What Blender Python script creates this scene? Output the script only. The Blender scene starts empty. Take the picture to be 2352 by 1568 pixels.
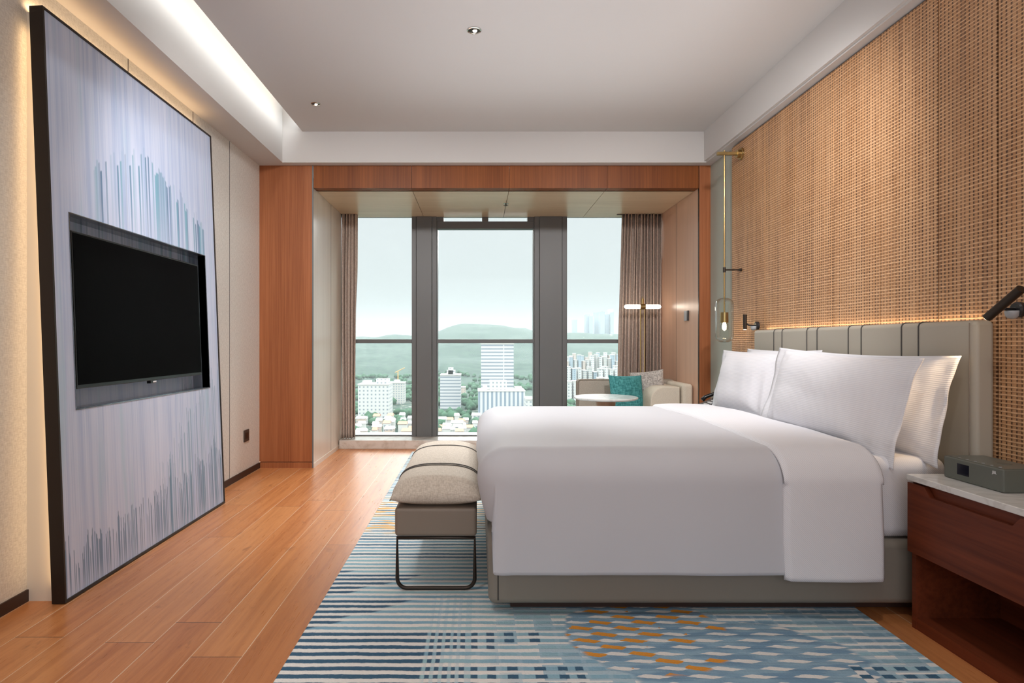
import bpy, bmesh, math, random
from mathutils import Matrix, Vector, noise

S = bpy.context.scene
COL = S.collection
F = 1380.0          # focal length in pixels of the 2352 px wide frame
EYE = 1.14          # eye height


def at(px, py, Y):
    """world point seen at pixel (px, py) at distance Y"""
    return Vector(((px - 1097.0) * Y / F, Y, EYE - (py - 787.0) * Y / F))


# ------------------------------------------------------------------ camera
cd = bpy.data.cameras.new('camera')
cd.sensor_width = 36.0
cd.lens = F / 2352.0 * 36.0
cd.shift_x = 79.0 / 2352.0
cd.shift_y = 3.0 / 2352.0
cd.clip_start = 0.05
cd.clip_end = 20000
cam = bpy.data.objects.new('camera', cd)
cam.location = (0, 0, EYE)
cam.rotation_euler = (math.pi / 2, 0, 0)
COL.objects.link(cam)
S.camera = cam

# ------------------------------------------------------------------ exposure
S.view_settings.view_transform = 'Standard'
S.view_settings.look = 'None'
S.view_settings.exposure = 0.20
S.view_settings.gamma = 1.0
S.view_settings.use_curve_mapping = False
try:
    S.cycles.use_denoising = True
    S.cycles.denoiser = 'OPENIMAGEDENOISE'
    S.cycles.max_bounces = 7
    S.cycles.diffuse_bounces = 4
    S.cycles.glossy_bounces = 3
    S.cycles.transmission_bounces = 5
    S.cycles.transparent_max_bounces = 10
    S.cycles.volume_bounces = 0
    S.cycles.sample_clamp_indirect = 4.0
    S.cycles.caustics_reflective = False
    S.cycles.caustics_refractive = False
    S.cycles.use_adaptive_sampling = True
    S.cycles.adaptive_threshold = 0.02
except Exception:
    pass


# ------------------------------------------------------------------ node helper
class NT:
    def __init__(self, tree):
        self.t = tree

    def new(self, typ, **kw):
        n = self.t.nodes.new(typ)
        for k, v in kw.items():
            setattr(n, k, v)
        return n


class V:
    """a value socket with arithmetic"""
    def __init__(self, nt, s):
        self.nt, self.s = nt, s

    def _m(self, op, *a, clamp=False):
        n = self.nt.new('ShaderNodeMath', operation=op)
        n.use_clamp = clamp
        for i, x in enumerate((self,) + a):
            if isinstance(x, V):
                self.nt.t.links.new(x.s, n.inputs[i])
            else:
                n.inputs[i].default_value = float(x)
        return V(self.nt, n.outputs[0])

    def __add__(self, o): return self._m('ADD', o)
    def __radd__(self, o): return self._m('ADD', o)
    def __sub__(self, o): return self._m('SUBTRACT', o)
    def __rsub__(self, o): return (self * -1.0) + o
    def __mul__(self, o): return self._m('MULTIPLY', o)
    def __rmul__(self, o): return self._m('MULTIPLY', o)
    def __truediv__(self, o): return self._m('DIVIDE', o)
    def frac(self): return self._m('FRACT')
    def floor(self): return self._m('FLOOR')
    def abs(self): return self._m('ABSOLUTE')
    def gt(self, o): return self._m('GREATER_THAN', o)
    def lt(self, o): return self._m('LESS_THAN', o)
    def pow(self, o): return self._m('POWER', o)
    def sin(self): return self._m('SINE')
    def min(self, o): return self._m('MINIMUM', o)
    def max(self, o): return self._m('MAXIMUM', o)
    def clamp(self): return self._m('ADD', 0.0, clamp=True)

    def ss(self, a, b):
        """smoothstep from a to b"""
        n = self.nt.new('ShaderNodeMapRange', interpolation_type='SMOOTHSTEP')
        self.nt.t.links.new(self.s, n.inputs[0])
        if a < b:
            n.inputs[1].default_value, n.inputs[2].default_value = a, b
            n.inputs[3].default_value, n.inputs[4].default_value = 0, 1
        else:
            n.inputs[1].default_value, n.inputs[2].default_value = b, a
            n.inputs[3].default_value, n.inputs[4].default_value = 1, 0
        return V(self.nt, n.outputs[0])

    def band(self, a, b, e):
        return self.ss(a - e, a + e) * self.ss(b + e, b - e)


class Mat:
    def __init__(self, name, color=(.8, .8, .8), rough=.5, metal=0.0, spec=.5, **kw):
        self.m = bpy.data.materials.new(name)
        self.m.use_nodes = True
        self.nt = NT(self.m.node_tree)
        self.b = self.m.node_tree.nodes['Principled BSDF']
        self.b.inputs['Base Color'].default_value = (*color, 1)
        self.b.inputs['Roughness'].default_value = rough
        self.b.inputs['Metallic'].default_value = metal
        self.b.inputs['Specular IOR Level'].default_value = spec
        for k, v in kw.items():
            self.b.inputs[k.replace('_', ' ')].default_value = v
        self._co = None

    def link(self, a, b):
        self.m.node_tree.links.new(a.s if isinstance(a, V) else a, b)

    def coord(self, kind='Object'):
        tc = self.nt.new('ShaderNodeTexCoord')
        self.co = tc.outputs[kind]
        sx = self.nt.new('ShaderNodeSeparateXYZ')
        self.link(self.co, sx.inputs[0])
        return V(self.nt, sx.outputs[0]), V(self.nt, sx.outputs[1]), V(self.nt, sx.outputs[2])

    def comb(self, x, y, z):
        n = self.nt.new('ShaderNodeCombineXYZ')
        for i, q in enumerate((x, y, z)):
            if isinstance(q, V):
                self.link(q, n.inputs[i])
            else:
                n.inputs[i].default_value = q
        return n.outputs[0]

    def noise(self, vec, scale=1.0, detail=2.0, rough=.5, dist=0.0):
        n = self.nt.new('ShaderNodeTexNoise')
        self.link(vec, n.inputs['Vector'])
        n.inputs['Scale'].default_value = scale
        n.inputs['Detail'].default_value = detail
        n.inputs['Roughness'].default_value = rough
        n.inputs['Distortion'].default_value = dist
        return V(self.nt, n.outputs[0])

    def white(self, vec):
        n = self.nt.new('ShaderNodeTexWhiteNoise', noise_dimensions='3D')
        self.link(vec, n.inputs['Vector'])
        return V(self.nt, n.outputs[0])

    def mix(self, a, b, f):
        n = self.nt.new('ShaderNodeMix', data_type='RGBA')
        for q, i in ((f, 0), (a, 6), (b, 7)):
            if isinstance(q, V):
                self.link(q, n.inputs[i])
            elif isinstance(q, (tuple, list)):
                n.inputs[i].default_value = (*q, 1)
            elif isinstance(q, (int, float)):
                n.inputs[i].default_value = q
            else:
                self.link(q, n.inputs[i])
        return n.outputs[2]

    def color(self, c): self.link(c, self.b.inputs['Base Color'])
    def rough(self, c): self.link(c, self.b.inputs['Roughness'])

    def bump(self, h, strength=.3, dist=.01):
        n = self.nt.new('ShaderNodeBump')
        n.inputs['Strength'].default_value = strength
        n.inputs['Distance'].default_value = dist
        self.link(h, n.inputs['Height'])
        self.link(n.outputs[0], self.b.inputs['Normal'])


# ------------------------------------------------------------------ world (overcast sky, brighter higher up)
W = bpy.data.worlds.new('overcast_sky')
S.world = W
W.use_nodes = True
wn = NT(W.node_tree)
bg = W.node_tree.nodes['Background']
tc = wn.new('ShaderNodeTexCoord')
sx = wn.new('ShaderNodeSeparateXYZ')
W.node_tree.links.new(tc.outputs['Generated'], sx.inputs[0])
el = V(wn, sx.outputs[2])
k = el.ss(-.02, .2)
mx = wn.new('ShaderNodeMix', data_type='RGBA')
W.node_tree.links.new(k.s, mx.inputs[0])
mx.inputs[6].default_value = (.78, .86, .86, 1)
mx.inputs[7].default_value = (.98, 1.04, 1.07, 1)
W.node_tree.links.new(mx.outputs[2], bg.inputs['Color'])
st = el.ss(.22, .48) * 7.2 + 0.69
W.node_tree.links.new(st.s, bg.inputs['Strength'])


# ------------------------------------------------------------------ lights
def area(name, loc, direction, sx, sy, power, col, spread=math.pi, portal=False, up=None):
    l = bpy.data.lights.new(name, 'AREA')
    l.shape = 'RECTANGLE'
    l.size, l.size_y = sx, sy
    l.energy = power
    l.color = col
    l.spread = spread
    if portal:
        l.cycles.is_portal = True
    o = bpy.data.objects.new(name, l)
    o.location = loc
    o.rotation_euler = Vector(direction).to_track_quat('-Z', 'Y').to_euler()
    COL.objects.link(o)
    return o


def spot(name, loc, direction, power, col, size=1.2, blend=.6, r=.03):
    l = bpy.data.lights.new(name, 'SPOT')
    l.energy, l.color, l.spot_size, l.spot_blend, l.shadow_soft_size = power, col, size, blend, r
    o = bpy.data.objects.new(name, l)
    o.location = loc
    o.rotation_euler = Vector(direction).to_track_quat('-Z', 'Y').to_euler()
    COL.objects.link(o)
    return o


def point(name, loc, power, col, r=.03):
    l = bpy.data.lights.new(name, 'POINT')
    l.energy, l.color, l.shadow_soft_size = power, col, r
    o = bpy.data.objects.new(name, l)
    o.location = loc
    COL.objects.link(o)
    return o


WARM = (1.0, .70, .40)
SOFT = (1.0, .90, .80)
# the opening of the window wall, for sampling the sky
area('window_portal', (0.26, 6.90, 1.32), (0, -1, 0), 3.55, 2.55, 1, (1, 1, 1), portal=True)
# unseen fill light added behind the camera to lift the room
area('rear_fill_light', (0.1, -2.1, 1.7), (0, 1, .05), 3.6, 2.2, 40, (.95, .98, 1.06))
area('ceiling_fill_light', (0.55, 3.1, 2.0), (0, .0, 1), 2.4, 3.2, 11.5, (.96, .985, 1.04), spread=math.radians(125))  # added fill facing up from mid-room, brightens the ceiling
for _x in (-1.0, 1.35):
    spot('wall_fill_light', (_x, 2.3, 2.95), (0, 1, -.72), 230, (1, .98, .98), 1.7, 1.0, .10)  # added spots with no fixture, brighten the wooden portal
sl = bpy.data.lights.new('veiled_sun', 'SUN')
sl.energy, sl.angle, sl.color = 1.35, math.radians(18), (1.0, .985, .96)
so = bpy.data.objects.new('veiled_sun', sl)
so.rotation_euler = Vector((-.06, -1, -.30)).to_track_quat('-Z', 'Y').to_euler()
COL.objects.link(so)
# fill spots added above the view, without fittings, to brighten floor and walls
spot('aisle_fill_light', (-.75, 1.7, 3.0), (0, 0, -1), 34, (1, .96, .92), 2.2, 1.0, .05)
spot('aisle_fill_light', (-1.1, 3.1, 3.0), (0, 0, -1), 12, (1, .96, .92), 2.0, 1.0, .05)
spot('aisle_fill_light', (1.1, 1.5, 3.0), (.25, 0, -1), 26, (1, .94, .88), 2.2, 1.0, .05)
# ceiling cove strip along the left slot
area('cove_strip', (-1.60, 2.6, 3.17), (-1, 0, -.25), 5.2, .05, 2.6, (1, .72, .44))
bpy.data.objects['cove_strip'].rotation_euler = Matrix(((0, .24, .97), (1, 0, 0), (0, .97, -.24))).to_euler()

# ------------------------------------------------------------------ mesh builder
def wmat(o):
    m = Matrix.LocRotScale(o.location, o.rotation_euler, o.scale)
    if o.parent:
        return wmat(o.parent) @ o.matrix_parent_inverse @ m
    return m


class MB:
    def __init__(self):
        self.v, self.f = [], []

    def add(self, vs, fs):
        b = len(self.v)
        self.v += [tuple(p) for p in vs]
        self.f += [tuple(b + i for i in f) for f in fs]
        return self

    def box(self, x0, x1, y0, y1, z0, z1):
        x0, x1 = min(x0, x1), max(x0, x1)
        y0, y1 = min(y0, y1), max(y0, y1)
        z0, z1 = min(z0, z1), max(z0, z1)
        return self.add([(x0, y0, z0), (x1, y0, z0), (x1, y1, z0), (x0, y1, z0),
                         (x0, y0, z1), (x1, y0, z1), (x1, y1, z1), (x0, y1, z1)],
                        [(0, 3, 2, 1), (4, 5, 6, 7), (0, 1, 5, 4), (1, 2, 6, 5), (2, 3, 7, 6), (3, 0, 4, 7)])

    def tube(self, pts, r, n=16, closed=False, caps=True):
        pts = [Vector(p) for p in pts]
        N = len(pts)
        rs = r if isinstance(r, (list, tuple)) else [r] * N
        rings = []
        t0 = (pts[1] - pts[0]).normalized()
        up = Vector((0, 0, 1)) if abs(t0.z) < .9 else Vector((1, 0, 0))
        a = t0.cross(up).normalized()
        for i, p in enumerate(pts):
            if closed:
                t = (pts[(i + 1) % N] - pts[i - 1]).normalized()
            else:
                t = (pts[min(i + 1, N - 1)] - pts[max(i - 1, 0)]).normalized()
            a = (a - t * a.dot(t)).normalized()
            b = t.cross(a)
            rings.append([p + (a * math.cos(q * 2 * math.pi / n) + b * math.sin(q * 2 * math.pi / n)) * rs[i] for q in range(n)])
        vs = [q for ring in rings for q in ring]
        fs = []
        for i in range(N if closed else N - 1):
            j = (i + 1) % N
            for q in range(n):
                q2 = (q + 1) % n
                fs.append((i * n + q, i * n + q2, j * n + q2, j * n + q))
        if caps and not closed:
            fs.append(tuple(range(n - 1, -1, -1)))
            fs.append(tuple((N - 1) * n + q for q in range(n)))
        return self.add(vs, fs)

    def lathe(self, prof, c, n=32, axis='z'):
        """prof = [(radius, height)]"""
        vs, fs = [], []
        for r, h in prof:
            for q in range(n):
                a = 2 * math.pi * q / n
                p = (r * math.cos(a), r * math.sin(a), h)
                if axis == 'x':
                    p = (h, p[0], p[1])
                if axis == 'y':
                    p = (p[1], h, p[0])
                vs.append((p[0] + c[0], p[1] + c[1], p[2] + c[2]))
        for i in range(len(prof) - 1):
            for q in range(n):
                q2 = (q + 1) % n
                fs.append((i * n + q, i * n + q2, (i + 1) * n + q2, (i + 1) * n + q))
        if prof[0][0] > 1e-5:
            fs.append(tuple(range(n - 1, -1, -1)))
        if prof[-1][0] > 1e-5:
            fs.append(tuple((len(prof) - 1) * n + q for q in range(n)))
        return self.add(vs, fs)

    def grid(self, fn, nu, nv, closed_u=False):
        vs = [fn(i / nu, j / nv) for j in range(nv + 1) for i in range(nu + 1)]
        fs = [(j * (nu + 1) + i, j * (nu + 1) + i + 1, (j + 1) * (nu + 1) + i + 1, (j + 1) * (nu + 1) + i)
              for j in range(nv) for i in range(nu)]
        return self.add(vs, fs)

    def build(self, name, mat, parent=None, bevel=0, seg=3, smooth=False, weld=False, solid=0, sub=0, auto=None):
        me = bpy.data.meshes.new(name)
        me.from_pydata(self.v, [], self.f)
        bm = bmesh.new()
        bm.from_mesh(me)
        if weld:
            bmesh.ops.remove_doubles(bm, verts=bm.verts, dist=1e-5)
        bmesh.ops.recalc_face_normals(bm, faces=bm.faces)
        bm.to_mesh(me)
        bm.free()
        me.materials.append(mat.m if isinstance(mat, Mat) else mat)
        o = bpy.data.objects.new(name, me)
        COL.objects.link(o)
        if parent:
            o.parent = parent
            o.matrix_parent_inverse = wmat(parent).inverted()
        if solid:
            md = o.modifiers.new('thickness', 'SOLIDIFY')
            md.thickness = solid
            md.offset = 0
        if bevel:
            md = o.modifiers.new('bevel', 'BEVEL')
            md.width = bevel
            md.segments = seg
            md.limit_method = 'ANGLE'
            md.angle_limit = math.radians(40)
            md.harden_normals = True
        if sub:
            md = o.modifiers.new('sub', 'SUBSURF')
            md.levels = md.render_levels = sub
        if smooth or bevel:
            for p in me.polygons:
                p.use_smooth = True
            if smooth != 'all':
                try:
                    me.set_sharp_from_angle(angle=math.radians(38))
                except Exception:
                    pass
        return o


def tag(o, label=None, cat=None, group=None, kind=None):
    if label: o['label'] = label
    if cat: o['category'] = cat
    if group: o['group'] = group
    if kind: o['kind'] = kind
    return o


def empty(name, loc=(0, 0, 0), rot=(0, 0, 0)):
    o = bpy.data.objects.new(name, None)
    o.location = loc
    o.rotation_euler = rot
    o.empty_display_size = .1
    COL.objects.link(o)
    return o


def copy_tree(o, parent=None):
    c = o.copy()
    COL.objects.link(c)
    if parent:
        c.parent = parent
    for ch in [x for x in bpy.data.objects if x.parent == o]:
        copy_tree(ch, c)
    return c


def struct(o):
    o['kind'] = 'structure'
    return o


# ------------------------------------------------------------------ materials
M = {}


def lin(r, g, b):
    return tuple(((c / 255 + .055) / 1.055) ** 2.4 if c > 10 else c / 255 / 12.92 for c in (r, g, b))


def plain(key, col, rough=.5, metal=0, spec=.5, **kw):
    M[key] = Mat(key, col, rough, metal, spec, **kw)
    return M[key]


plain('ceiling_paint', (.60, .58, .56), .9, spec=.2)
plain('black_metal', (.02, .02, .022), .35, spec=.5)
plain('dark_bronze', (.05, .038, .03), .32, metal=.7)
plain('frame_bronze', (.035, .026, .02), .45, metal=.5)
plain('brass', (.42, .30, .13), .28, metal=1)
plain('aluminium', (.115, .115, .112), .42, spec=.5)
plain('aluminium_edge', (.16, .165, .16), .35, metal=.2)
plain('screen', (.001, .001, .0011), .45, spec=.02)
plain('bezel', (.004, .004, .004), .3)
plain('white_plastic', (.8, .8, .8), .3)
plain('smoked_mirror', (.32, .34, .38), .12, metal=.85)
plain('leather_taupe', (.46, .42, .345), .42, spec=.45)
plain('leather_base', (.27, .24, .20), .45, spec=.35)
plain('leather_bench', (.27, .22, .175), .45, spec=.4)
plain('piping_dark', (.05, .045, .04), .5)
plain('dark_trim', (.045, .022, .016), .5)
plain('drawer_shadow', (.03, .012, .008), .6)
plain('radio_grey', (.115, .125, .105), .42)
plain('radio_top', (.14, .15, .13), .35)
plain('display', (.004, .006, .016), .12)
plain('grey_plastic', (.4, .42, .44), .35)
plain('outlet_brown', (.055, .045, .038), .4)
plain('chrome', (.7, .68, .62), .12, metal=1)
plain('wall_green', (.42, .44, .38), .7, spec=.3)
plain('cream_return', (.82, .76, .64), .7, spec=.2)

m = plain('glass_pane', (1, 1, 1), .0)
nt = m.m.node_tree
nt.nodes.remove(m.b)
tr = m.nt.new('ShaderNodeBsdfTransparent'); tr.inputs[0].default_value = (.955, .98, .97, 1)
gl = m.nt.new('ShaderNodeBsdfGlossy'); gl.inputs['Roughness'].default_value = .02
fr = m.nt.new('ShaderNodeFresnel'); fr.inputs[0].default_value = 1.2
ms = m.nt.new('ShaderNodeMixShader')
nt.links.new(fr.outputs[0], ms.inputs[0]); nt.links.new(tr.outputs[0], ms.inputs[1]); nt.links.new(gl.outputs[0], ms.inputs[2])
nt.links.new(ms.outputs[0], nt.nodes['Material Output'].inputs[0])

m = plain('lamp_glass', (1, 1, 1), .0)
nt = m.m.node_tree
nt.nodes.remove(m.b)
tr = m.nt.new('ShaderNodeBsdfTransparent'); tr.inputs[0].default_value = (.97, .98, .97, 1)
gl = m.nt.new('ShaderNodeBsdfGlossy'); gl.inputs['Roughness'].default_value = .03
fr = m.nt.new('ShaderNodeLayerWeight'); fr.inputs[0].default_value = .18
ms = m.nt.new('ShaderNodeMixShader')
nt.links.new(fr.outputs[1], ms.inputs[0]); nt.links.new(tr.outputs[0], ms.inputs[1]); nt.links.new(gl.outputs[0], ms.inputs[2])
nt.links.new(ms.outputs[0], nt.nodes['Material Output'].inputs[0])


def emit(key, col, s):
    m = plain(key, (0.8, .8, .8), .5)
    m.b.inputs['Emission Color'].default_value = (*col, 1)
    m.b.inputs['Emission Strength'].default_value = s
    return m


emit('bulb', (1, .78, .5), 9)
emit('tube_glow', (1, .88, .74), 8.0)
emit('spot_glow', (1, .9, .78), 3.0)

# floor boards running towards the window
m = plain('floor_wood', (.4, .2, .1), .3)
x, y, z = m.coord()
u = (x + 1.23) / .187
row = u.floor()
yy = y / 1.9 + m.white(m.comb(row, 3.3, 0)) * 7.0
cell = yy.floor()
rnd = m.white(m.comb(row, cell, 1))
g1 = m.noise(m.comb(x * 26 + rnd * 30, y * 1.3, rnd * 9), 1, 5, .6, .8)
g2 = m.noise(m.comb(x * 150, y * 5, rnd * 5), 1, 3, .6)
g3 = m.noise(m.comb(x * 5 + rnd * 20, y * 1.6, 2), 1, 3, .5, 1.6)
wv = ((g3 * 14).frac() - .5).abs() * 2
c = m.mix((.62, .245, .085), (.40, .125, .036), (g1.ss(.35, .75) * .7 + wv.ss(.7, 1) * .10 + g2.ss(.5, .8) * .2).clamp())
c = m.mix(c, (.74, .35, .14), rnd.ss(.45, 1) * .28)
c = m.mix(c, (.33, .115, .045), rnd.ss(.3, 0) * .25)
fu = u.frac()
seam = (fu - .5).abs().gt(.4900)
c = m.mix(c, (.80, .60, .42), seam * m.noise(m.comb(row, y * 1.2, 0), 1, 1).ss(.30, .55) * .85)
kn = m.noise(m.comb(x * 7 + rnd * 9, y * 2.2, 6), 1, 4, .6, 2.2)
c = m.mix(c, (.20, .065, .025), kn.ss(.60, .78) * .55)
fe = yy.frac()
c = m.mix(c, (.11, .05, .03), (fe - .5).abs().gt(.4991))
m.color(c)
m.rough(g2 * .16 + .22)
m.b.inputs['Specular IOR Level'].default_value = .42
m.bump(g1 * .3 + g2 * .5 - seam * .6, .12, .004)


def veneer(key, a, b, rough=.35, axis='z', sc=1.0, spec=.5):
    m = plain(key, a, rough, spec=spec)
    x, y, z = m.coord()
    if axis == 'z':
        vec = m.comb(x * 90 * sc, y * 90 * sc, z * 1.4)
        vec2 = m.comb(x * 9 * sc, y * 9 * sc, z * .35)
    elif axis == 'y':
        vec = m.comb(x * 90 * sc, y * 1.6, z * 90 * sc)
        vec2 = m.comb(x * 9 * sc, y * .4, z * 9 * sc)
    else:
        vec = m.comb(x * 1.6, y * 90 * sc, z * 90 * sc)
        vec2 = m.comb(x * .4, y * 9 * sc, z * 9 * sc)
    n1 = m.noise(vec, 1, 4, .65, .2)
    n2 = m.noise(vec2, 1, 3, .5, .5)
    c = m.mix(a, b, (n1.ss(.3, .72) * .6 + n2.ss(.3, .7) * .5).clamp())
    m.color(c)
    m.bump(n1, .06, .002)
    return m


veneer('wood_portal', (.42, .150, .058), (.27, .085, .030), .42, spec=.3)
veneer('wood_beam', (.27, .085, .022), (.16, .045, .012), .45, spec=.2)
veneer('wood_alcove', (.72, .46, .32), (.60, .37, .25), .32, spec=.6)
veneer('wood_pale', (.80, .71, .60), (.70, .60, .50), .3, spec=.6)
veneer('wood_alcove_top', (.80, .62, .42), (.66, .48, .30), .16, axis='x', sc=.35, spec=.8)
M['wood_alcove_top'].b.inputs['Roughness'].default_value = .3
veneer('wood_night', (.20, .046, .018), (.10, .022, .009), .42, axis='y', sc=.5, spec=.25)
veneer('wood_table', (.42, .22, .13), (.32, .16, .09), .4)

# left wall upholstery: stitched linen
m = plain('wall_linen', (.55, .51, .45), .8, spec=.25)
x, y, z = m.coord()
n = m.noise(m.comb(x * 1, y * 260, z * 40), 1, 2) * .5 + m.noise(m.comb(x, y * 40, z * 260), 1, 2) * .5
m.color(m.mix((.67, .65, .60), (.84, .825, .77), n.ss(.35, .65)))
m.bump(n, .15, .002)

# woven rattan
m = plain('woven', (.4, .25, .15), .42, spec=.5)
x, y, z = m.coord()
wob = m.noise(m.comb(x, y * 7, z * 30), 1, 2) - .5
hz = z / .0165 + wob * .5
hrow = hz.floor()
hs = ((hz.frac() - .5).abs()).ss(.27, .12)
vy = y / .0225 + (m.noise(m.comb(y * 50, z * 1.3, 1), 1, 1) - .5) * .5
vcol = vy.floor()
par = ((hrow + vcol) * .5).frac().gt(.25)
vs = ((vy.frac() - .5).abs()).ss(.31, .39)
plk = m.white(m.comb(vcol, (z / .45 + vcol * .37).floor(), 9))
rc = m.white(m.comb(vcol, hrow * .34 + par, 2))
colr = m.noise(m.comb(1.0, vcol * .77, z * .9), 1, 2)
rr = m.white(m.comb(3, hrow, 5))
pan = m.noise(m.comb(x, y * 9, z * 1.1), 1, 3)
base = m.mix((.45, .215, .085), (.60, .335, .165), (pan.ss(.3, .7) * .5 + plk * .5))
base = m.mix(base, (.24, .11, .05), colr.ss(.5, .78) * .75)
c = m.mix(base, (.045, .016, .007), vs * (1.0 - hs) * (rc * .4 + .6))
c = m.mix(c, (.80, .50, .28), hs * (rr * .45 + .45) * (1.0 - par * .35))
m.color(c)
m.bump(hs * .8 - vs * (1.0 - hs) * .9 + par * .25, .6, .004)

# bed linen
m = plain('linen_plain', (.62, .62, .655), .75, spec=.2)
x, y, z = m.coord()
n = m.noise(m.comb(x * 3, y * 3, z * 3), 1, 3)
s = m.noise(m.comb(x * 600, y * 600, z * 600), 1, 1)
m.bump(n * 1.0 + s * .03, .12, .02)
m = plain('linen_stripe', (.80, .79, .82), .75, spec=.2)
x, y, z = m.coord()
w_ = (((x + z) / .0085 + m.noise(m.comb(x * 4, y * 4, z * 4), 1, 2) * .8).frac() - .5).abs() * 2
m.bump(w_.ss(.2, .9), .22, .0016)
m.color(m.mix((.74, .735, .77), (.86, .855, .885), w_.ss(.2, .8)))
m = plain('pillow_linen', (.80, .79, .82), .75, spec=.2)
x, y, z = m.coord()
w_ = ((y / .0085 + m.noise(m.comb(x * 5, y * 5, z * 4), 1, 2) * .9).frac() - .5).abs() * 2
m.bump(w_.ss(.2, .9) * .09 + m.noise(m.comb(x * 8, y * 5, z * 8), 1, 3) * 1.2, .22, .018)
m.color(m.mix((.75, .75, .785), (.84, .835, .86), w_.ss(.2, .8)))


def fabric(key, a, b, sc=400, rough=.85, st=.25):
    m = plain(key, a, rough, spec=.2)
    x, y, z = m.coord()
    n = m.noise(m.comb(x * sc, y * sc * .25, z * sc * .25), 1, 2) * .5 + m.noise(m.comb(x * sc * .25, y * sc, z * sc), 1, 2) * .5
    m.color(m.mix(a, b, n.ss(.35, .65)))
    m.bump(n, st, .002)
    return m


fabric('bench_fabric', (.58, .50, .41), (.76, .68, .58), 260)
fabric('curtain_fabric', (.38, .29, .24), (.52, .42, .355), 180)
fabric('sofa_fabric', (.34, .295, .245), (.42, .37, .31), 300)
fabric('sofa_cream', (.60, .53, .43), (.68, .61, .50), 300)
fabric('cushion_teal', (.03, .17, .175), (.10, .36, .36), 90)
m = plain('cushion_grey', (.4, .37, .34), .85, spec=.2)
x, y, z = m.coord()
n = m.noise(m.comb(x * 60, y * 60, z * 60), 1, 4, .7, 1.5)
m.color(m.mix((.27, .24, .22), (.60, .55, .50), n.ss(.4, .6)))
m.bump(n, .5, .003)

m = plain('marble_white', (.7, .69, .66), .16, spec=.6)
x, y, z = m.coord()
n = m.noise(m.comb(x * 3, y * 3, z * 3), 1, 5, .6, 1.5)
m.color(m.mix((.74, .73, .70), (.55, .53, .50), (n - .5).abs().ss(.05, 0) * .5))
m = plain('sill_marble', (.62, .56, .5), .12, spec=.7)
x, y, z = m.coord()
n = m.noise(m.comb(x * 4, y * 4, z * 6), 1, 5, .6, 2)
m.color(m.mix((.66, .61, .55), (.50, .43, .36), n.ss(.4, .7)))

# abstract streaked art print (local y along, z up)
m = plain('art_print', (0.582, 0.689, 0.840), .5, spec=.35)
x, y, z = m.coord()
f1 = m.noise(m.comb(0, y * 120, z * .9), 1, 2, .6)
f2 = m.noise(m.comb(4, y * 34, z * .6), 1, 3, .6)
f3 = m.noise(m.comb(8, y * 5, z * 1.1), 1, 2, .5)
c = m.mix((0.640, 0.710, 0.888), (0.485, 0.583, 0.804), f2.ss(.4, .68))
c = m.mix(c, (0.737, 0.784, 0.948), f3.ss(.42, .66) * .55)
c = m.mix(c, (0.388, 0.498, 0.720), f1.ss(.56, .74) * .55)
c = m.mix(c, (0.776, 0.837, 0.984), f1.ss(.42, .28) * .5)
c = m.mix(c, (0.427, 0.636, 0.768), m.noise(m.comb(2, y * 10, z * .8), 1, 2).ss(.56, .72) * .5)
# upper ridge of darker drips
st_ = (y * 70).floor()
r1 = m.white(m.comb(st_, 0, 0))
r1b = m.noise(m.comb(st_ * .31, 3, 0), 1, 2)
ridge = (y - .80).abs() * -.42 + 2.27 + r1b * .12 - r1 * .16
top = (ridge - z)
drip = top.ss(0, .012) * top.ss(.75, .06) * (r1.ss(.25, .9)) * (y.band(.33, 1.50, .02))
c = m.mix(c, m.mix((0.165, 0.276, 0.432), (0.213, 0.445, 0.564), m.noise(m.comb(0, y * 14, 0), 1, 1).ss(.42, .58)), drip * .95)
# lower fringe of thin strokes
st2 = (y * 190).floor()
r2 = m.white(m.comb(st2, 7, 0))
r2b = m.noise(m.comb(y * 7, 9, 0), 1, 3)
low = r2 * .20 + r2b.ss(.35, .75) * .22 + y * .14 - z - .05
fr_ = low.ss(0, .01) * r2.ss(.35, .7)
c = m.mix(c, (0.126, 0.233, 0.372), fr_ * .8 * z.ss(-.05, .12))
st3 = (y * 160).floor()
r3 = m.white(m.comb(st3, 17, 0))
low3 = y.ss(.75, 1.5) * .55 + r3 * .45 - z
c = m.mix(c, (0.155, 0.339, 0.480), low3.ss(0, .01) * r3.ss(.55, .7) * y.ss(.7, 1.0) * .55)
m.color(c)
M['niche_print'] = m

# rug
m = plain('rug_pile', (0.700, 0.840, 0.910), .95, spec=.1)
x, y, z = m.coord()
P = .049
wb = (m.noise(m.comb(x * 6, y * 9, 0), 1, 3) - .5) * .014 + (m.noise(m.comb(x * 60, y * 60, 0), 1, 2) - .5) * .007
v = (y + wb + .0054) / P
rowi = ((y + .0054) / P).floor()
tri = ((v.frac()) - .5).abs()
stripe = tri.ss(.31, .20)          # 1 = coloured stripe
hr = m.white(m.comb(rowi, 1, 1))
hr2 = m.noise(m.comb(rowi * .7, x * 1.1, 5), 1, 2)
pile = m.noise(m.comb(x * 130, y * 130, 0), 1, 3)
WHITE = (.90, .87, .83)
mid = m.mix((.26, .45, .58), (.38, .60, .65), hr2.ss(.35, .65))
DARK = (.045, .115, .20)
near = y.ss(2.352, 2.342)
saw = ((y - 2.345) / .285).frac()
thr = saw * .44 - .72 + hr * .06
dk_left = (thr - x).ss(0, .03) * y.ss(3.0, 2.95) * (1.0 - near)
xw = x + wb * .4
dk_near = near * xw.ss(-.190, -.198)
sq = None
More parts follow.
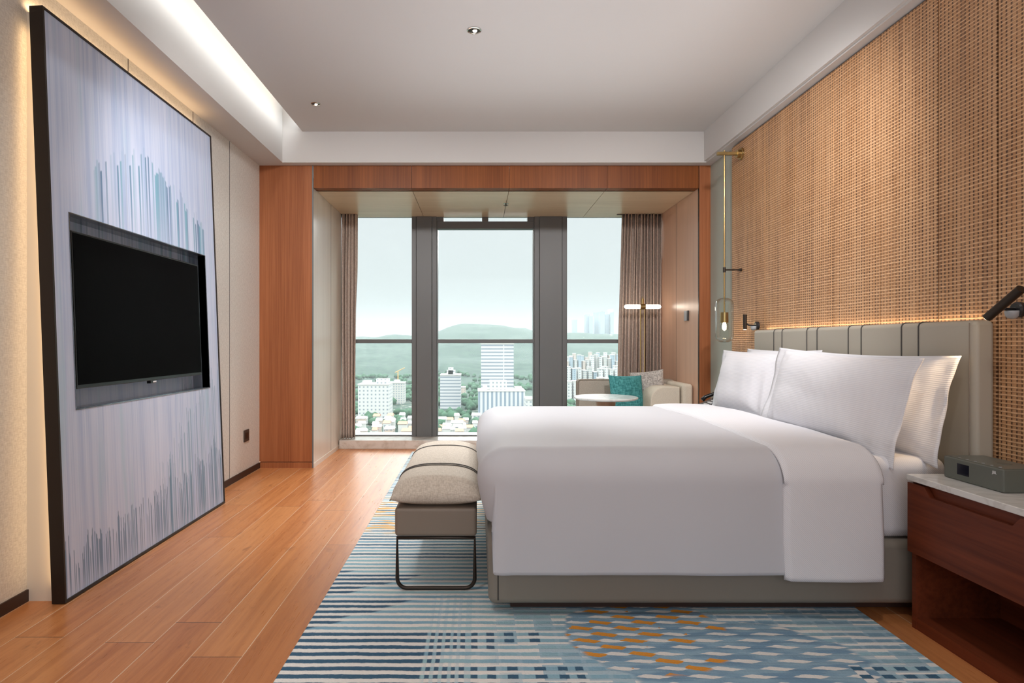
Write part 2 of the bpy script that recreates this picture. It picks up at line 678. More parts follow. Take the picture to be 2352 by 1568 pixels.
for cx_, hw in ((-.172, .008), (-.143, .008), (-.113, .009), (-.085, .007), (-.056, .009), (-.012, .012), (.048, .015), (.12, .018), (.216, .020), (.294, .017), (.351, .014)):
    b_ = (xw - cx_).abs().ss(hw + .002, hw - .002)
    sq = b_ if sq is None else sq + b_
lim = y.band(2.25, 2.35, .004) * .38 + y.band(2.205, 2.25, .004) * .22 + y.band(2.10, 2.205, .004) * .0 + y.ss(2.104, 2.096) * .52 - .13
dk_sq = near * sq * (lim - x).gt(0.0)
rt = x.band(1.26, 1.56, .004) * y.ss(2.104, 2.096) * (((x / .075).frac() - .5).abs()).ss(.28, .24)
farb = y.ss(2.95, 3.1)
dk_far = farb * m.noise(m.comb(rowi * 1.7, x * .5, 8), 1, 2).ss(.5, .56)
dk = (dk_left + dk_near + dk_sq + rt + dk_far * .75).clamp()
blue = m.mix(mid, DARK, dk * .95)
plaid = x.ss(-.20, -.18) * y.ss(2.75, 2.6)
cells = m.white(m.comb((x / .075 + wb * 3).floor(), rowi, 7))
vb = ((x / .075 + wb * 3).frac() - .5).abs().ss(.34, .44)
sqf = sq.clamp()
stp = stripe * (1.0 - plaid * (1.0 - sqf) * x.ss(-.05, .0) * .0)
wht = m.mix(WHITE, (.44, .58, .66), plaid * ((1.0 - sqf) * x.ss(.0, -.02) * .35 + x.ss(.0, .15) * (cells.ss(.35, .6) * .85 + .12)).clamp())
blue2 = m.mix(blue, (.20, .33, .46), plaid * x.ss(.1, .5) * (1.0 - dk) * m.noise(m.comb(x * 2.2, rowi * .8, 2), 1, 1).ss(.4, .6) * .8)
blue2 = m.mix(blue2, (.42, .58, .68), plaid * (1.0 - dk) * vb * .5)
c = m.mix(wht, blue2, stripe)
# woven lens-shaped orange and white patches in staggered rows
fy = v.frac()
fx = (x / .18 + (rowi * .5).frac() + fy * .35 + hr * .12).frac()
lens = (fx - .5).abs() * 1.0 / .33 + (fy - .5).abs() / .46 + (m.noise(m.comb(x * 30, y * 40, 3), 1, 2) - .5) * .5
fx2 = (fx + .5).frac()
lens2 = (fx2 - .5).abs() / .42 + (fy - .5).abs() / .34 + (m.noise(m.comb(x * 20, y * 30, 9), 1, 2) - .5) * .5
rx = ((x - .66) / .31)
ry = ((y - 2.32) / .29)
edge = (m.noise(m.comb(x * 4, y * 7, 11), 1, 2) - .5) * .9
inr = (rx * rx + ry * ry + edge).ss(1.15, 1.0)
rx3 = ((x - .95) / .42)
inw = (rx3 * rx3 + ((y - 2.12) / .30) * ((y - 2.12) / .30) + edge).ss(1.15, 1.0)
reg_b = m.mix((.20, .33, .46), (.30, .45, .56), m.noise(m.comb(x * 5, y * 20, 4), 1, 2).ss(.4, .6))
c = m.mix(c, reg_b, (inw + inr).clamp() * (1.0 - dk))
c = m.mix(c, (.80, .78, .75), (inw + inr).clamp() * lens2.ss(.95, .8) * (1.0 - dk))
pres = m.white(m.comb((x / .18 + (rowi * .5).frac()).floor(), rowi, 21)).gt(.22)
c = m.mix(c, (.74, .31, .05), inr * pres * lens.ss(1.0, .85))
# orange wisps farther along the left edge
band = y.band(3.55, 4.35, .12) * x.ss(.3, -.2)
wis = m.noise(m.comb(x * 4, y * 26, 2), 1, 2, .5, .6)
c = m.mix(c, (0.920, 0.532, 0.168), band * wis.ss(.50, .56) * .85)
c = m.mix(c, (0.920, 0.920, 0.920), pile.ss(.55, .9) * .14)
c = m.mix(c, (0.084, 0.126, 0.168), pile.ss(.45, .1) * .25)
m.color(c)
m.bump(pile * .6 + (1.0 - stripe) * .5, .55, .006)

# ------------------------------------------------------------------ room shell
XL, XR = -1.99, 2.125        # left wall, right wall
YW = 5.48                    # wooden portal plane
YG = 6.73                    # window plane
ZS, ZC = 2.756, 3.033        # soffit underside, ceiling
AL, AR, AZ = -1.497, 2.017, 2.55   # alcove
YB = -2.2

o = struct(MB().box(XL - .1, XR + .1, YB, 6.8, -.12, 0).build('floor', M['floor_wood']))
o = struct(MB().box(-1.57, 2.03, YB, 5.387, ZC, ZC + .1).build('ceiling', M['ceiling_paint']))
mb = MB()
mb.box(XL - .1, -1.75, YB, YW + .05, ZS, ZS + .62)              # left soffit
struct(mb.build('trim_1', M['ceiling_paint']))
mb = MB().box(-1.75, XR + .1, 5.387, YW + .05, ZS, ZS + .62)    # window-end face
struct(mb.build('trim_2', M['ceiling_paint']))
mb = MB().box(2.03, XR + .1, YB, 5.387, ZS + .012, ZC + .1)
mb.box(2.05, XR + .1, YB, 5.387, ZS, ZS + .012)
struct(mb.build('trim_3', M['ceiling_paint']))
struct(MB().box(-1.75, -1.55, YB, 5.387, ZC + .26, ZC + .34).build('trim_4', M['ceiling_paint']))  # top of the cove slot
# left wall
wl = struct(MB().box(XL - .1, XL, YB, YW, 0, ZS).build('wall_left', M['wall_linen']))
bm_ = MB()
for yy_ in (3.42, 4.20, 4.82):
    bm_.box(XL, XL + .0015, yy_ - .0025, yy_ + .0025, .05, ZS)
bm_.build('panel_joint', M['piping_dark'], wl)
struct(MB().box(XL, XL + .008, YB, YW, 0, .052).build('baseboard_left', M['dark_trim']))
# right wall
wr = struct(MB().box(XR, XR + .1, YB, YW, 0, ZS).build('wall_right', M['wall_green']))
seams = [4.965, 4.39, 3.97, 3.547, 3.133, 2.737, 2.425, 2.05, 1.65]
for a, b in zip(seams[1:], seams[:-1]):
    MB().box(2.10, XR, a + .0035, b - .0035, .02, ZS - .012).build('woven_panel', M['woven'], wr)
MB().box(2.106, XR, 1.65, 4.96, .02, ZS - .01).build('panel_backing', M['dark_trim'], wr)
struct(MB().box(XL - .1, XR + .1, YB - .1, YB, 0, ZC + .3).build('wall_back', M['wall_linen']))
# wooden portal
wf = struct(MB().box(XL - .1, AL - .012, YW, YW + .12, .055, ZS).build('wall_front', M['wood_portal']))
MB().box(XL, AL - .012, YW - .004, YW + .1, 0, .05).build('kick_board', M['wood_portal'], wf)
MB().box(AR + .004, XR, YW, YW + .12, 0, ZS).build('wall_strip', M['wood_portal'], wf)
xs = [AL, -.604, .29, 1.183, AR]
for a, b in zip(xs[:-1], xs[1:]):
    MB().box(a + .0015, b - .0015, YW, YW + .12, AZ, ZS).build('beam_panel', M['wood_beam'], wf)
MB().box(AL - .012, AL, YW - .003, YW + .003, .0, ZS).build('edge_trim', M['aluminium_edge'], wf)
MB().box(AR, AR + .004, YW - .003, YW + .02, 0, ZS).build('edge_trim', M['dark_bronze'], wf)
# alcove
wa = struct(MB().box(AL - .011, AL, YW + .003, YG + .3, .0, AZ + .1).build('wall_alcove_left', M['wood_pale']))
MB().box(AL, AL + .001, 6.128, 6.132, .04, AZ).build('panel_joint', M['piping_dark'], wa)
MB().box(AL, AL + .006, YW, YG, 0, .04).build('skirting', M['wood_pale'], wa)
wb_ = struct(MB().box(AR, AR + .1, YW + .02, YG + .3, 0, AZ + .1).build('wall_alcove_right', M['wood_alcove']))
MB().box(AR - .001, AR, 6.098, 6.102, .04, AZ).build('panel_joint', M['piping_dark'], wb_)
for a, b in zip(xs[:-1], xs[1:]):
    struct(MB().box(a + .002, b - .002, YW + .10, YG + .02, AZ, AZ + .05).build('trim_5', M['wood_alcove_top']))
struct(MB().box(AL, AR, YW + .1, YG + .3, AZ + .05, AZ + .12).build('trim_6', M['dark_trim']))
struct(MB().box(AL + .01, AR, 6.45, YG + .12, 0, .093).build('trim_7', M['sill_marble'], bevel=.004))
struct(MB().box(AL - .1, AR + .1, YG + .02, YG + .3, -.3, .093).build('wall_window', M['aluminium']))

# ------------------------------------------------------------------ windows
def winpart(win, name, x0, x1, z0, z1, y0=YG, y1=YG + .1, mat='aluminium', bev=.003):
    return MB().box(x0, x1, y0, y1, z0, z1).build(name, M[mat], win, bevel=bev, seg=2)


ZB = .093
for i, (x0, x1) in enumerate(((AL, -.736), (-.458, .634), (1.0, AR))):
    win = struct(empty('window_%d' % (i + 1), ((x0 + x1) / 2, YG + .05, ZB)))
    winpart(win, 'transom', x0, x1, 1.135, 1.179, YG - .005)
    winpart(win, 'bottom_rail', x0, x1, ZB, ZB + .012, YG + .02)
    if i == 1:
        winpart(win, 'head_rail', x0, x1, 2.418, 2.50, YG)
        winpart(win, 'opening_frame', x0, x0 + .012, ZB, 2.42, YG + .01, mat='aluminium_edge')
        winpart(win, 'opening_frame', x1 - .012, x1, ZB, 2.42, YG + .01, mat='aluminium_edge')
        winpart(win, 'head_bracket', -.46, -.38, 2.5, 2.55, YG)
        winpart(win, 'head_bracket', .05, .12, 2.5, 2.55, YG)
        winpart(win, 'head_bracket', .56, .634, 2.5, 2.55, YG)
    MB().box(x0, x1, YG + .05, YG + .058, ZB, AZ).build('glass', M['glass_pane'], win)
for x0, x1, sa, sb in ((-.736, -.458, .05, .05), (.634, 1.0, .055, .055)):
    col = struct(empty('window_%d' % (4 if x0 < 0 else 5), ((x0 + x1) / 2, YG, ZB)))
    winpart(col, 'mullion', x0 + sa + .003, x1 - sb - .003, ZB, AZ, YG - .03, YG + .16)
    winpart(col, 'side_post', x0, x0 + sa, ZB, AZ, YG - .018, YG + .12)
    winpart(col, 'side_post', x1 - sb, x1, ZB, AZ, YG - .018, YG + .12)

# ------------------------------------------------------------------ curtains
def curtain(x0, x1, xb0, xb1, yc, folds, amp, seed, label):
    rnd = random.Random(seed)
    ph = [rnd.uniform(-.5, .5) for _ in range(60)]

    def fn(u, v):
        s = u * folds
        zt = AZ - .002 - v * (AZ - .002 - ZB - .004)
        a = x0 + (xb0 - x0) * v ** 1.0
        b = x1 + (xb1 - x1) * v
        xx = a + (b - a) * u
        k = int(s)
        w = .6 * noise.noise(Vector((s * .9, seed, v * 1.3)))
        q = s + w * .8
        sn = math.sin(q * 2 * math.pi)
        yy = yc + amp * math.copysign(abs(sn) ** .6, sn) * (.75 + .5 * noise.noise(Vector((k * .37, v * .9, seed))))
        xx += .25 * (b - a) / folds * math.sin(q * 4 * math.pi + 1)
        return (xx, yy, zt)
    o = MB().grid(fn, folds * 16, 40).build('curtain', M['curtain_fabric'], smooth='all', solid=.004)
    tag(o, label, 'curtain', 'drapes at the window wall')
    # ceiling track belongs to it
    MB().box(min(x0, xb0), max(x1, xb1), yc - .012, yc + .012, AZ - .006, AZ - .0005).build('track', M['dark_trim'], o)


curtain(-1.494, -1.325, -1.49, -1.345, 6.60, 5, .04, 3, 'narrow brown drape gathered beside the pale left side of the window bay')
curtain(1.59, 2.012, 1.53, 2.012, 6.60, 12, .055, 8, 'wide brown drape gathered behind the floor lamp and sofa')

# ------------------------------------------------------------------ ceiling fittings
def downlight(X, Y, r, label):
    t = empty('downlight', (X, Y, ZC))
    tag(t, label, 'ceiling light', 'recessed downlights in the ceiling')
    MB().lathe([(r, 0), (r, -.004), (r * .86, -.006), (r * .80, -.001), (r * .80, 0)], (X, Y, ZC), 40).build('trim_ring', M['chrome'], t, smooth=True)
    MB().lathe([(r * .80, -.001), (r * .35, -.0005), (r * .3, -.004), (.0001, -.005)], (X, Y, ZC), 32).build('reflector', M['dark_bronze'], t, smooth=True)
    MB().lathe([(r * .33, -.004), (r * .25, -.009), (.0001, -.011)], (X + r * .1, Y, ZC), 24).build('bulb', M['spot_glow'], t, smooth=True)
    spot('downlight_beam', (X, Y, ZC - .02), (0, 0, -1), 3, SOFT, 1.7, .9, .04)
    return t


downlight(-.021, 3.64, .043, 'round recessed downlight in the middle of the ceiling')
downlight(-1.283, 4.76, .038, 'round recessed downlight near the lit cove, toward the window')
t = empty('sprinkler', (.286, 6.08, AZ))
tag(t, 'tiny dark sprinkler head in the window bay ceiling', 'sprinkler')
MB().lathe([(.026, 0), (.026, -.004), (.012, -.006)], (.286, 6.08, AZ), 24).build('escutcheon', M['chrome'], t, smooth=True)
mb = MB().lathe([(.007, -.004), (.007, -.02), (.016, -.022), (.016, -.024)], (.286, 6.08, AZ), 12)
mb.box(.262, .310, 6.077, 6.083, AZ - .024, AZ - .021)
mb.build('deflector', M['dark_bronze'], t)

# ------------------------------------------------------------------ leaning art panel with niche
LEAN = -math.atan(.1 / 2.61)
Y0, Y1 = 2.618, 4.275
LW = Y1 - Y0
HP = 2.612
art = empty('art_panel', (-1.80, Y0, 0.0), (0, LEAN, 0))
tag(art, 'huge leaning framed art panel with blue and white vertical streaks', 'artwork')
MP = wmat(art)


def lbuild(mb, name, mat, parent, **kw):
    """build in the panel's own leaning frame"""
    me = mb.build(name, mat, None, **kw)
    me.parent = parent
    me.matrix_parent_inverse = (wmat(parent).inverted() @ MP) if parent is not art else Matrix()
    return me


NY0, NY1, NZ0, NZ1, ND = 2.745 - Y0, 4.112 - Y0, .838, 1.735, -.112
mb = MB()
T = .010
mb.box(-.055, .004, 0, T, .004, HP).box(-.055, .004, LW - T, LW, .004, HP)
mb.box(-.055, .004, T, LW - T, .004, .016).box(-.055, .004, T, LW - T, HP - T, HP)
lbuild(mb, 'frame', M['frame_bronze'], art)
mb = MB()
mb.box(-.05, -.002, T, NY0, .016, HP - T).box(-.05, -.002, NY1, LW - T, .016, HP - T)
mb.box(-.05, -.002, NY0, NY1, .016, NZ0).box(-.05, -.002, NY0, NY1, NZ1, HP - T)
lbuild(mb, 'canvas', M['art_print'], art)
# niche: back shows the print, reveals are smoked mirror
mb = MB().box(ND - .004, ND, NY0, NY1, NZ0, NZ1)
lbuild(mb, 'niche_back', M['niche_print'], art)
mb = MB()
mb.box(ND, .001, NY0 - .004, NY0, NZ0 - .004, NZ1 + .004).box(ND, .001, NY1, NY1 + .004, NZ0 - .004, NZ1 + .004)
mb.box(ND, .001, NY0, NY1, NZ0 - .004, NZ0).box(ND, .001, NY0, NY1, NZ1, NZ1 + .004)
lbuild(mb, 'niche_surround', M['smoked_mirror'], art)
# upright backing box that holds the panel off the wall
mb = MB()
mb.add([(-1.99, 2.653, 0.0), (-1.852, 2.653, 0.0), (-1.952, 2.653, 2.60), (-1.99, 2.653, 2.60),
        (-1.99, 2.72, 0.0), (-1.852, 2.72, 0.0), (-1.952, 2.72, 2.60), (-1.99, 2.72, 2.60)],
       [(0, 1, 2, 3), (7, 6, 5, 4), (0, 4, 5, 1), (1, 5, 6, 2), (2, 6, 7, 3), (3, 7, 4, 0)])
mb.build('side_backing', M['cream_return'], art)
# hidden strips behind the panel's edge
l = area('panel_side_strip', (-1.905, 2.632, 1.30), (-.95, -.3, 0), .02, 2.45, 1.0, (1, .62, .30))
zax = Vector((.96, .28, .036)).normalized()
yax = Vector((-.038, 0, 1)); yax = (yax - zax * yax.dot(zax)).normalized()
l.rotation_euler = Matrix((yax.cross(zax), yax, zax)).transposed().to_euler()
l = area('panel_top_strip', (-1.966, 3.45, 2.616), (-.5, 0, 1), 1.6, .015, 1.5, (1, .64, .34))
zax = Vector((.6, 0, -.8)); xax = Vector((0, 1, 0))
l.rotation_euler = Matrix((xax, zax.cross(xax), zax)).transposed().to_euler()

# television inside the niche
tv = empty('television', tuple(MP @ Vector((-.05, (NY0 + NY1) / 2, NZ0 + .1))))
tag(tv, 'black wall television switched off, set in the niche of the art panel', 'television')
TY0, TY1, TZ0, TZ1 = 2.783 - Y0, 4.045 - Y0, .927, 1.664
lbuild(MB().box(-.050, -.020, TY0, TY1, TZ0, TZ1), 'casing', M['bezel'], tv, bevel=.003)
lbuild(MB().box(-.0195, -.0185, TY0 + .009, TY1 - .009, TZ0 + .018, TZ1 - .009), 'screen', M['screen'], tv)
cy_ = (TY0 + TY1) / 2 + .03
lbuild(MB().box(-.045, -.022, cy_ - .03, cy_ + .03, TZ0 - .016, TZ0 + .001), 'sensor_lip', M['bezel'], tv, bevel=.002)
lbuild(MB().box(-.030, -.020, cy_ - .005, cy_ + .03, TZ0 - .014, TZ0 - .004), 'badge', M['white_plastic'], tv, bevel=.003)
lbuild(MB().box(ND, -.05, (TY0 + TY1) / 2 - .25, (TY0 + TY1) / 2 + .25, 1.15, 1.5), 'wall_mount', M['black_metal'], tv)

# outlet and switch
t = empty('wall_socket', (XL, 5.16, .344))
tag(t, 'small brown wall socket low on the pale left wall', 'socket')
MB().box(XL, XL + .008, 5.105, 5.215, .294, .394).build('cover_plate', M['outlet_brown'], t, bevel=.002)
MB().box(XL + .008, XL + .0095, 5.13, 5.19, .318, .370).build('socket_face', M['dark_bronze'], t)
t = empty('wall_switch', (AR, 5.787, 1.40))
tag(t, 'grey and black switch plate on the right side of the window bay', 'switch')
MB().box(AR - .012, AR, 5.735, 5.765, 1.352, 1.448).build('switch_body', M['black_metal'], t, bevel=.002)
MB().box(AR - .012, AR, 5.765, 5.84, 1.352, 1.448).build('cover_plate', M['grey_plastic'], t, bevel=.002)

# ------------------------------------------------------------------ rug
o = MB().grid(lambda u, v: (-.68 + 2.29 * u, 1.55 + 4.68 * v, .0), 60, 120)
mb = MB().box(-.68, 1.61, 1.55, 6.23, 0.001, .014)
o = mb.build('rug', M['rug_pile'], bevel=.005)
tag(o, 'large blue and white striped rug with orange patches under the bed', 'rug')
RZ = .014

# ------------------------------------------------------------------ bed
bed = empty('bed', (1.0, 3.42, RZ))
tag(bed, 'double bed with taupe leather base and tall stitched headboard', 'bed')
BY0, BY1 = 2.50, 4.33
MB().box(.14, 1.98, 2.562, 4.27, RZ, .05).build('plinth', M['dark_trim'], bed)
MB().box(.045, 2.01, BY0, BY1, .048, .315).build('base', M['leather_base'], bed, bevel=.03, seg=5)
for yy_ in (BY0 - .0008, BY1 + .0008):
    MB().tube([(.085, yy_, .07), (.085, yy_, .31)], .0025, 8).build('base_seam', M['piping_dark'], bed)
MB().box(.06, 1.985, BY0 + .02, BY1 - .02, .315, .655).build('mattress', M['linen_stripe'], bed, bevel=.05, seg=6)
HY0, HY1 = 2.433, 4.39
hb = MB().box(2.015, 2.099, HY0, HY1, .05, 1.232).build('headboard', M['leather_taupe'], bed, bevel=.022, seg=5)
for cyy in (4.03, 3.62, 3.21, 2.80):
    for s in (-.055, .055):
        yq = cyy + s
        MB().tube([(2.096, yq, 1.233), (2.035, yq, 1.233), (2.020, yq, 1.229), (2.0145, yq, 1.215), (2.0145, yq, .9), (2.0145, yq, .4)], .0035, 8).build('piping', M['piping_dark'], hb, smooth='all')
MB().tube([(2.014, HY0 + .028, 1.222), (2.014, HY0 + .028, .1)], .0018, 8).build('side_seam', M['leather_bench'], hb)
# glow on the wall above the headboard
l = area('headboard_strip', (2.088, 3.41, 1.236), (.1, 0, 1), 1.9, .012, .55, (1, .80, .58))
zax = Vector((-.05, 0, -1)).normalized(); xax = Vector((0, 1, 0))
l.rotation_euler = Matrix((xax, zax.cross(xax), zax)).transposed().to_euler()


# duvet ------------------------------------------------------------
def smooth01(t):
    t = max(0., min(1., t))
    return t * t * (3 - 2 * t)


def cloth_cover(x0, x1, y0, y1, zt, zbn, zbf, zbt, rh, rv, crown=.012, seed=1, flare=.012, nskirt=26, step=.02, open_head=True):
    """cloth lying over a box: rounded top, skirts at the near side, foot and far side"""
    # outline from head-near corner to foot to head-far
    pts = []
    n1 = int((x1 - x0 - rh) / step)
    for i in range(n1 + 1):
        pts.append((x1 - (x1 - x0 - rh) * i / n1, y0, 0, -1, 0.0))
    for i in range(1, 48):
        a = i / 48 * math.pi / 2
        pts.append((x0 + rh - rh * math.sin(a), y0 + rh - rh * math.cos(a), -math.sin(a), -math.cos(a), i / 48.0))
    n2 = int((y1 - y0 - 2 * rh) / step)
    for i in range(n2 + 1):
        pts.append((x0, y0 + rh + (y1 - y0 - 2 * rh) * i / n2, -1, 0, 1.0))
    for i in range(1, 48):
        a = i / 48 * math.pi / 2
        pts.append((x0 + rh - rh * math.cos(a), y1 - rh + rh * math.sin(a), -math.cos(a), math.sin(a), 1 + i / 48.0))
    for i in range(n1 + 1):
        pts.append((x0 + rh + (x1 - x0 - rh) * i / n1, y1, 0, 1, 2.0))
    prof = []
    for k in range(14):                       # rounded shoulder
        a = k / 13 * math.pi / 2
        prof.append((rv * (1 - math.sin(a)), -rv * (1 - math.cos(a)), None))
    vs, fs = [], []
    rows = len(prof) + nskirt
    for k in range(rows):
        for (px, py, nx, ny, s) in pts:
            if k < len(prof):
                ins, dz, _ = prof[k]
                q = 1.0
                x = px - nx * ins
                y = py - ny * ins
                z = zt + dz * .9
            else:
                f = (k - len(prof) + 1) / nskirt
                if s <= 1.0:
                    zb = zbn + (zbf - zbn) * smooth01((s - .33) / .03)
                else:
                    zb = zbf + (zbt - zbf) * smooth01(s - 1)
                zst = zt - rv * .9
                z = zst + (zb - zst) * f
                fl = flare * f
                if s > .36:
                    fl = -.038 * f ** 1.5
                else:
                    fl += .022 * f * smooth01(s / .33)
                x, y = px + nx * fl, py + ny * fl
            # wrinkles
            w = noise.noise(Vector((x * 2.2, y * 2.2, z * 1.5 + seed))) * .010
            w += noise.noise(Vector((x * 7, y * 3.0, z * 2.0 + seed))) * .003
            if k < 3:
                w *= k / 3
            x += nx * w; y += ny * w
            if k < len(prof):
                z += crown * 0 + (w * .6 if k else 0)
            vs.append((x, y, z))
    n = len(pts)
    for k in range(rows - 1):
        for i in range(n - 1):
            fs.append((k * n + i, k * n + i + 1, (k + 1) * n + i + 1, (k + 1) * n + i))
    # top cap strips: mirror near and far points by x
    mb = MB().add(vs, fs)
    top = [vs[i] for i in range(n)]
    # build the cap as rows across y between matched points
    half = n1 + 49
    cols = []
    m_ = n2
    cap, cf = [], []
    for i in range(half):
        a, b = Vector(top[i]), Vector(top[n - 1 - i])
        for j in range(m_ + 1):
            t = j / m_
            p = a.lerp(b, t)
            e = min(t, 1 - t) * (b - a).length
            ex = smooth01((p.x - x0 - rv) / .35)
            damp = min(1, e / .15)
            p.z += (crown * math.sin(t * math.pi) * ex + noise.noise(Vector((p.x * 1.6, p.y * 1.6, seed))) * .010 + noise.noise(Vector((p.x * 5, p.y * 4, seed))) * .003) * damp * ex
            cap.append(tuple(p))
    for i in range(half - 1):
        for j in range(m_):
            cf.append((i * (m_ + 1) + j, (i + 1) * (m_ + 1) + j, (i + 1) * (m_ + 1) + j + 1, i * (m_ + 1) + j + 1))
    mb.add(cap, cf)
    return mb


duv = cloth_cover(.0, 1.62, 2.445, 4.36, .694, .200, .385, .25, .16, .15, seed=4).build('duvet', M['linen_plain'], weld=True, smooth='all', solid=.004)
tag(duv, 'white duvet draped over the bed and hanging down its side', 'duvet')


# turned-down top band lying on the duvet
def foldband(x0, x1, y0, y1, zt, zb, rv, seed, lift):
    prof = []
    L1 = zt - rv * .9 - zb
    for k in range(24):
        f = k / 24
        prof.append((y0 - .015 * (1 - f), zb + L1 * f))
    for k in range(15):
        a = k / 14 * math.pi / 2
        prof.append((y0 + rv * (1 - math.cos(a)), zt - rv * .9 + rv * .9 * math.sin(a)))
    for k in range(1, 60):
        f = k / 60
        prof.append((y0 + rv + (y1 - y0 - 2 * rv) * f, zt + .014 * math.sin(f * math.pi)))
    for k in range(15):
        a = (1 - k / 14) * math.pi / 2
        prof.append((y1 - rv * (1 - math.cos(a)), zt - rv * .9 + rv * .9 * math.sin(a)))
    for k in range(1, 16):
        prof.append((y1, zt - rv * .9 - (L1 - .1) * k / 15))
    N = len(prof)

    def fn(u, v):
        i = min(int(v * (N - 1) + 1e-6), N - 1)
        y, z = prof[i]
        x = x0 + (x1 - x0) * u
        w = noise.noise(Vector((x * 3, y * 2.5, z * 2 + seed))) * .009
        edge = math.sin(u * math.pi) ** .5
        if z < zt - .1:
            y += (-w if y < 3 else w) - (lift * edge if y < 3 else -lift * edge)
            x += (z - zt) * .0
        else:
            z += w * .6 + lift * edge
        x += .006 * noise.noise(Vector((0, y * 2, z * 3 + seed))) * (1 if u < .5 else -1)
        tk = max(0.0, 1 - min(u, 1 - u) / .045)
        if z > zt - .13:
            z -= .013 * tk
        else:
            y += (.016 if y < 3 else -.016) * tk
        return (x, y, z)
    return MB().grid(fn, 66, N - 1)


fb = foldband(1.24, 1.645, 2.430, 4.375, .701, .182, .15, 9, .010).build('turned_down_edge', M['linen_stripe'], duv, smooth='all', solid=.006)


# pillows ----------------------------------------------------------
def pillow(name, w, h, t, fl, seed, mat, c, dw, dh, label, cat, group=None, n=44, bend=0.0):
    """c centre, dw direction of width, dh direction of height"""
    dw = Vector(dw).normalized()
    dh = Vector(dh); dh = (dh - dw * dh.dot(dw)).normalized()
    nn = dw.cross(dh)
    W2, H2 = w / 2 + fl, h / 2 + min(fl, .012)
    vs = []

    def pt(u, v, side):
        x, y = u * W2, v * H2
        bu, bv = min(1, abs(x) / (w / 2)), min(1, abs(y) / (h / 2))
        th = ((1 - bu ** 3.2) * (1 - bv ** 3.2)) ** .62 if bu < 1 and bv < 1 else 0
        z = side * (.002 + t / 2 * th)
        x *= 1 - .045 * (1 - v * v) * abs(u)
        y *= 1 - .05 * (1 - u * u) * abs(v)
        wr_ = noise.noise(Vector((x * 5 + seed, y * 5, side * 3.0))) * .012 + noise.noise(Vector((x * 14 + seed, y * 9, side * 3.0))) * .004
        z += wr_ * (.3 + th) * (1 if th > 0 else .8)
        # creases radiating from the corners
        cr = math.exp(-((1 - abs(u)) ** 2 + (1 - abs(v)) ** 2) / .12)
        z += side * .006 * cr * math.sin(14 * (math.atan2(1 - abs(v) + .01, 1 - abs(u) + .01))) * (th ** .3 if th > 0 else 0)
        z += bend * (u * u)
        if th > 0 and fl > .02:
            z -= side * .024 * math.exp(-((abs(u) - .70) / .085) ** 2) * (1 - v ** 4) * (.6 + .4 * math.sin(v * 3 + seed))
        if bu >= 1 and fl > .02:
            z += .004 * math.sin(v * 5 + seed * 2) + .0015 * math.sin(v * 11 + seed)
        y -= .018 * max(0, abs(u) - .75) / .25 * (1 if v < 0 else 0)
        return (x, y, z)
    for side in (1, -1):
        for j in range(n + 1):
            for i in range(n + 1):
                vs.append(pt(-1 + 2 * i / n, -1 + 2 * j / n, side))
    fs = []
    K = (n + 1) ** 2
    for j in range(n):
        for i in range(n):
            a = j * (n + 1) + i
            fs.append((a, a + 1, a + n + 2, a + n + 1))
            fs.append((K + a, K + a + n + 1, K + a + n + 2, K + a + 1))
    rim = [i for i in range(n)] + [j * (n + 1) + n for j in range(n)] + [n * (n + 1) + n - i for i in range(n)] + [(n - j) * (n + 1) for j in range(n)]
    for a, b in zip(rim, rim[1:] + rim[:1]):
        fs.append((a, K + a, K + b, b))
    o = MB().add(vs, fs).build(name, mat, smooth='all', weld=False)
    mw = Matrix((dw, dh, nn)).transposed().to_4x4()
    mw.translation = Vector(c)
    o.location = c
    o.rotation_euler = mw.to_euler()
    tag(o, label, cat, group)
    return o


PG = 'white pillows against the headboard'
PW = M['pillow_linen']
# (y runs to the left in the picture; width direction +Y)
pillow('pillow', .86, .43, .17, .075, 1, PW, (1.925, 2.955, .865), (0.0, 1, 0.0), (.20, 0, 1), 'near back white pillow, warmly lit, mostly hidden against the headboard', 'pillow', PG)
pillow('pillow', .80, .43, .16, .055, 2, PW, (1.925, 3.905, .875), (-.02, 1, 0), (.20, 0, 1), 'far back white pillow of which only a tip shows above the others', 'pillow', PG)
pillow('pillow', .70, .41, .17, .055, 3, PW, (1.785, 4.02, .875), (-.05, 1, 0), (.24, 0, 1), 'far front white pillow, smaller in view, nearest the pendant lamp', 'pillow', PG)
pillow('pillow', .90, .44, .20, .075, 4, PW, (1.755, 3.02, .870), (-.07, 1, .035), (.26, 0, 1), 'near front white pillow, the largest, in front of the other pillows', 'pillow', PG)

# ------------------------------------------------------------------ bench
bn = empty('bench', (-.18, 3.25, RZ))
tag(bn, 'low leather bench with linen cushion and thin metal legs at the bed foot', 'bench')
BX0, BX1, BNY0, BNY1 = -.372, -.004, 2.72, 3.86
MB().box(BX0 - .004, BX1, BNY0, BNY1, .262, .392).build('seat_box', M['leather_bench'], bn, bevel=.016, seg=4)


def leg_loop(yq):
    zb, zt2, r, rr = RZ + .009, .252, .009, .045
    a, b = BX0 + .006, BX1 - .009
    pts = [(a, yq, zt2)]
    for i in range(9):
        q = i / 8 * math.pi / 2
        pts.append((a + rr - rr * math.cos(q), yq, zb + rr - rr * math.sin(q)))
    for i in range(9):
        q = i / 8 * math.pi / 2
        pts.append((b - rr + rr * math.sin(q), yq, zb + rr - rr * math.cos(q)))
    pts.append((b, yq, zt2))
    mb = MB().tube(pts, r, 12, closed=True)
    return mb


for yq in (BNY0 + .018, BNY1 - .03):
    leg_loop(yq).build('leg', M['dark_bronze'], bn, smooth='all')


def bench_cushion(u, v, side):
    pass


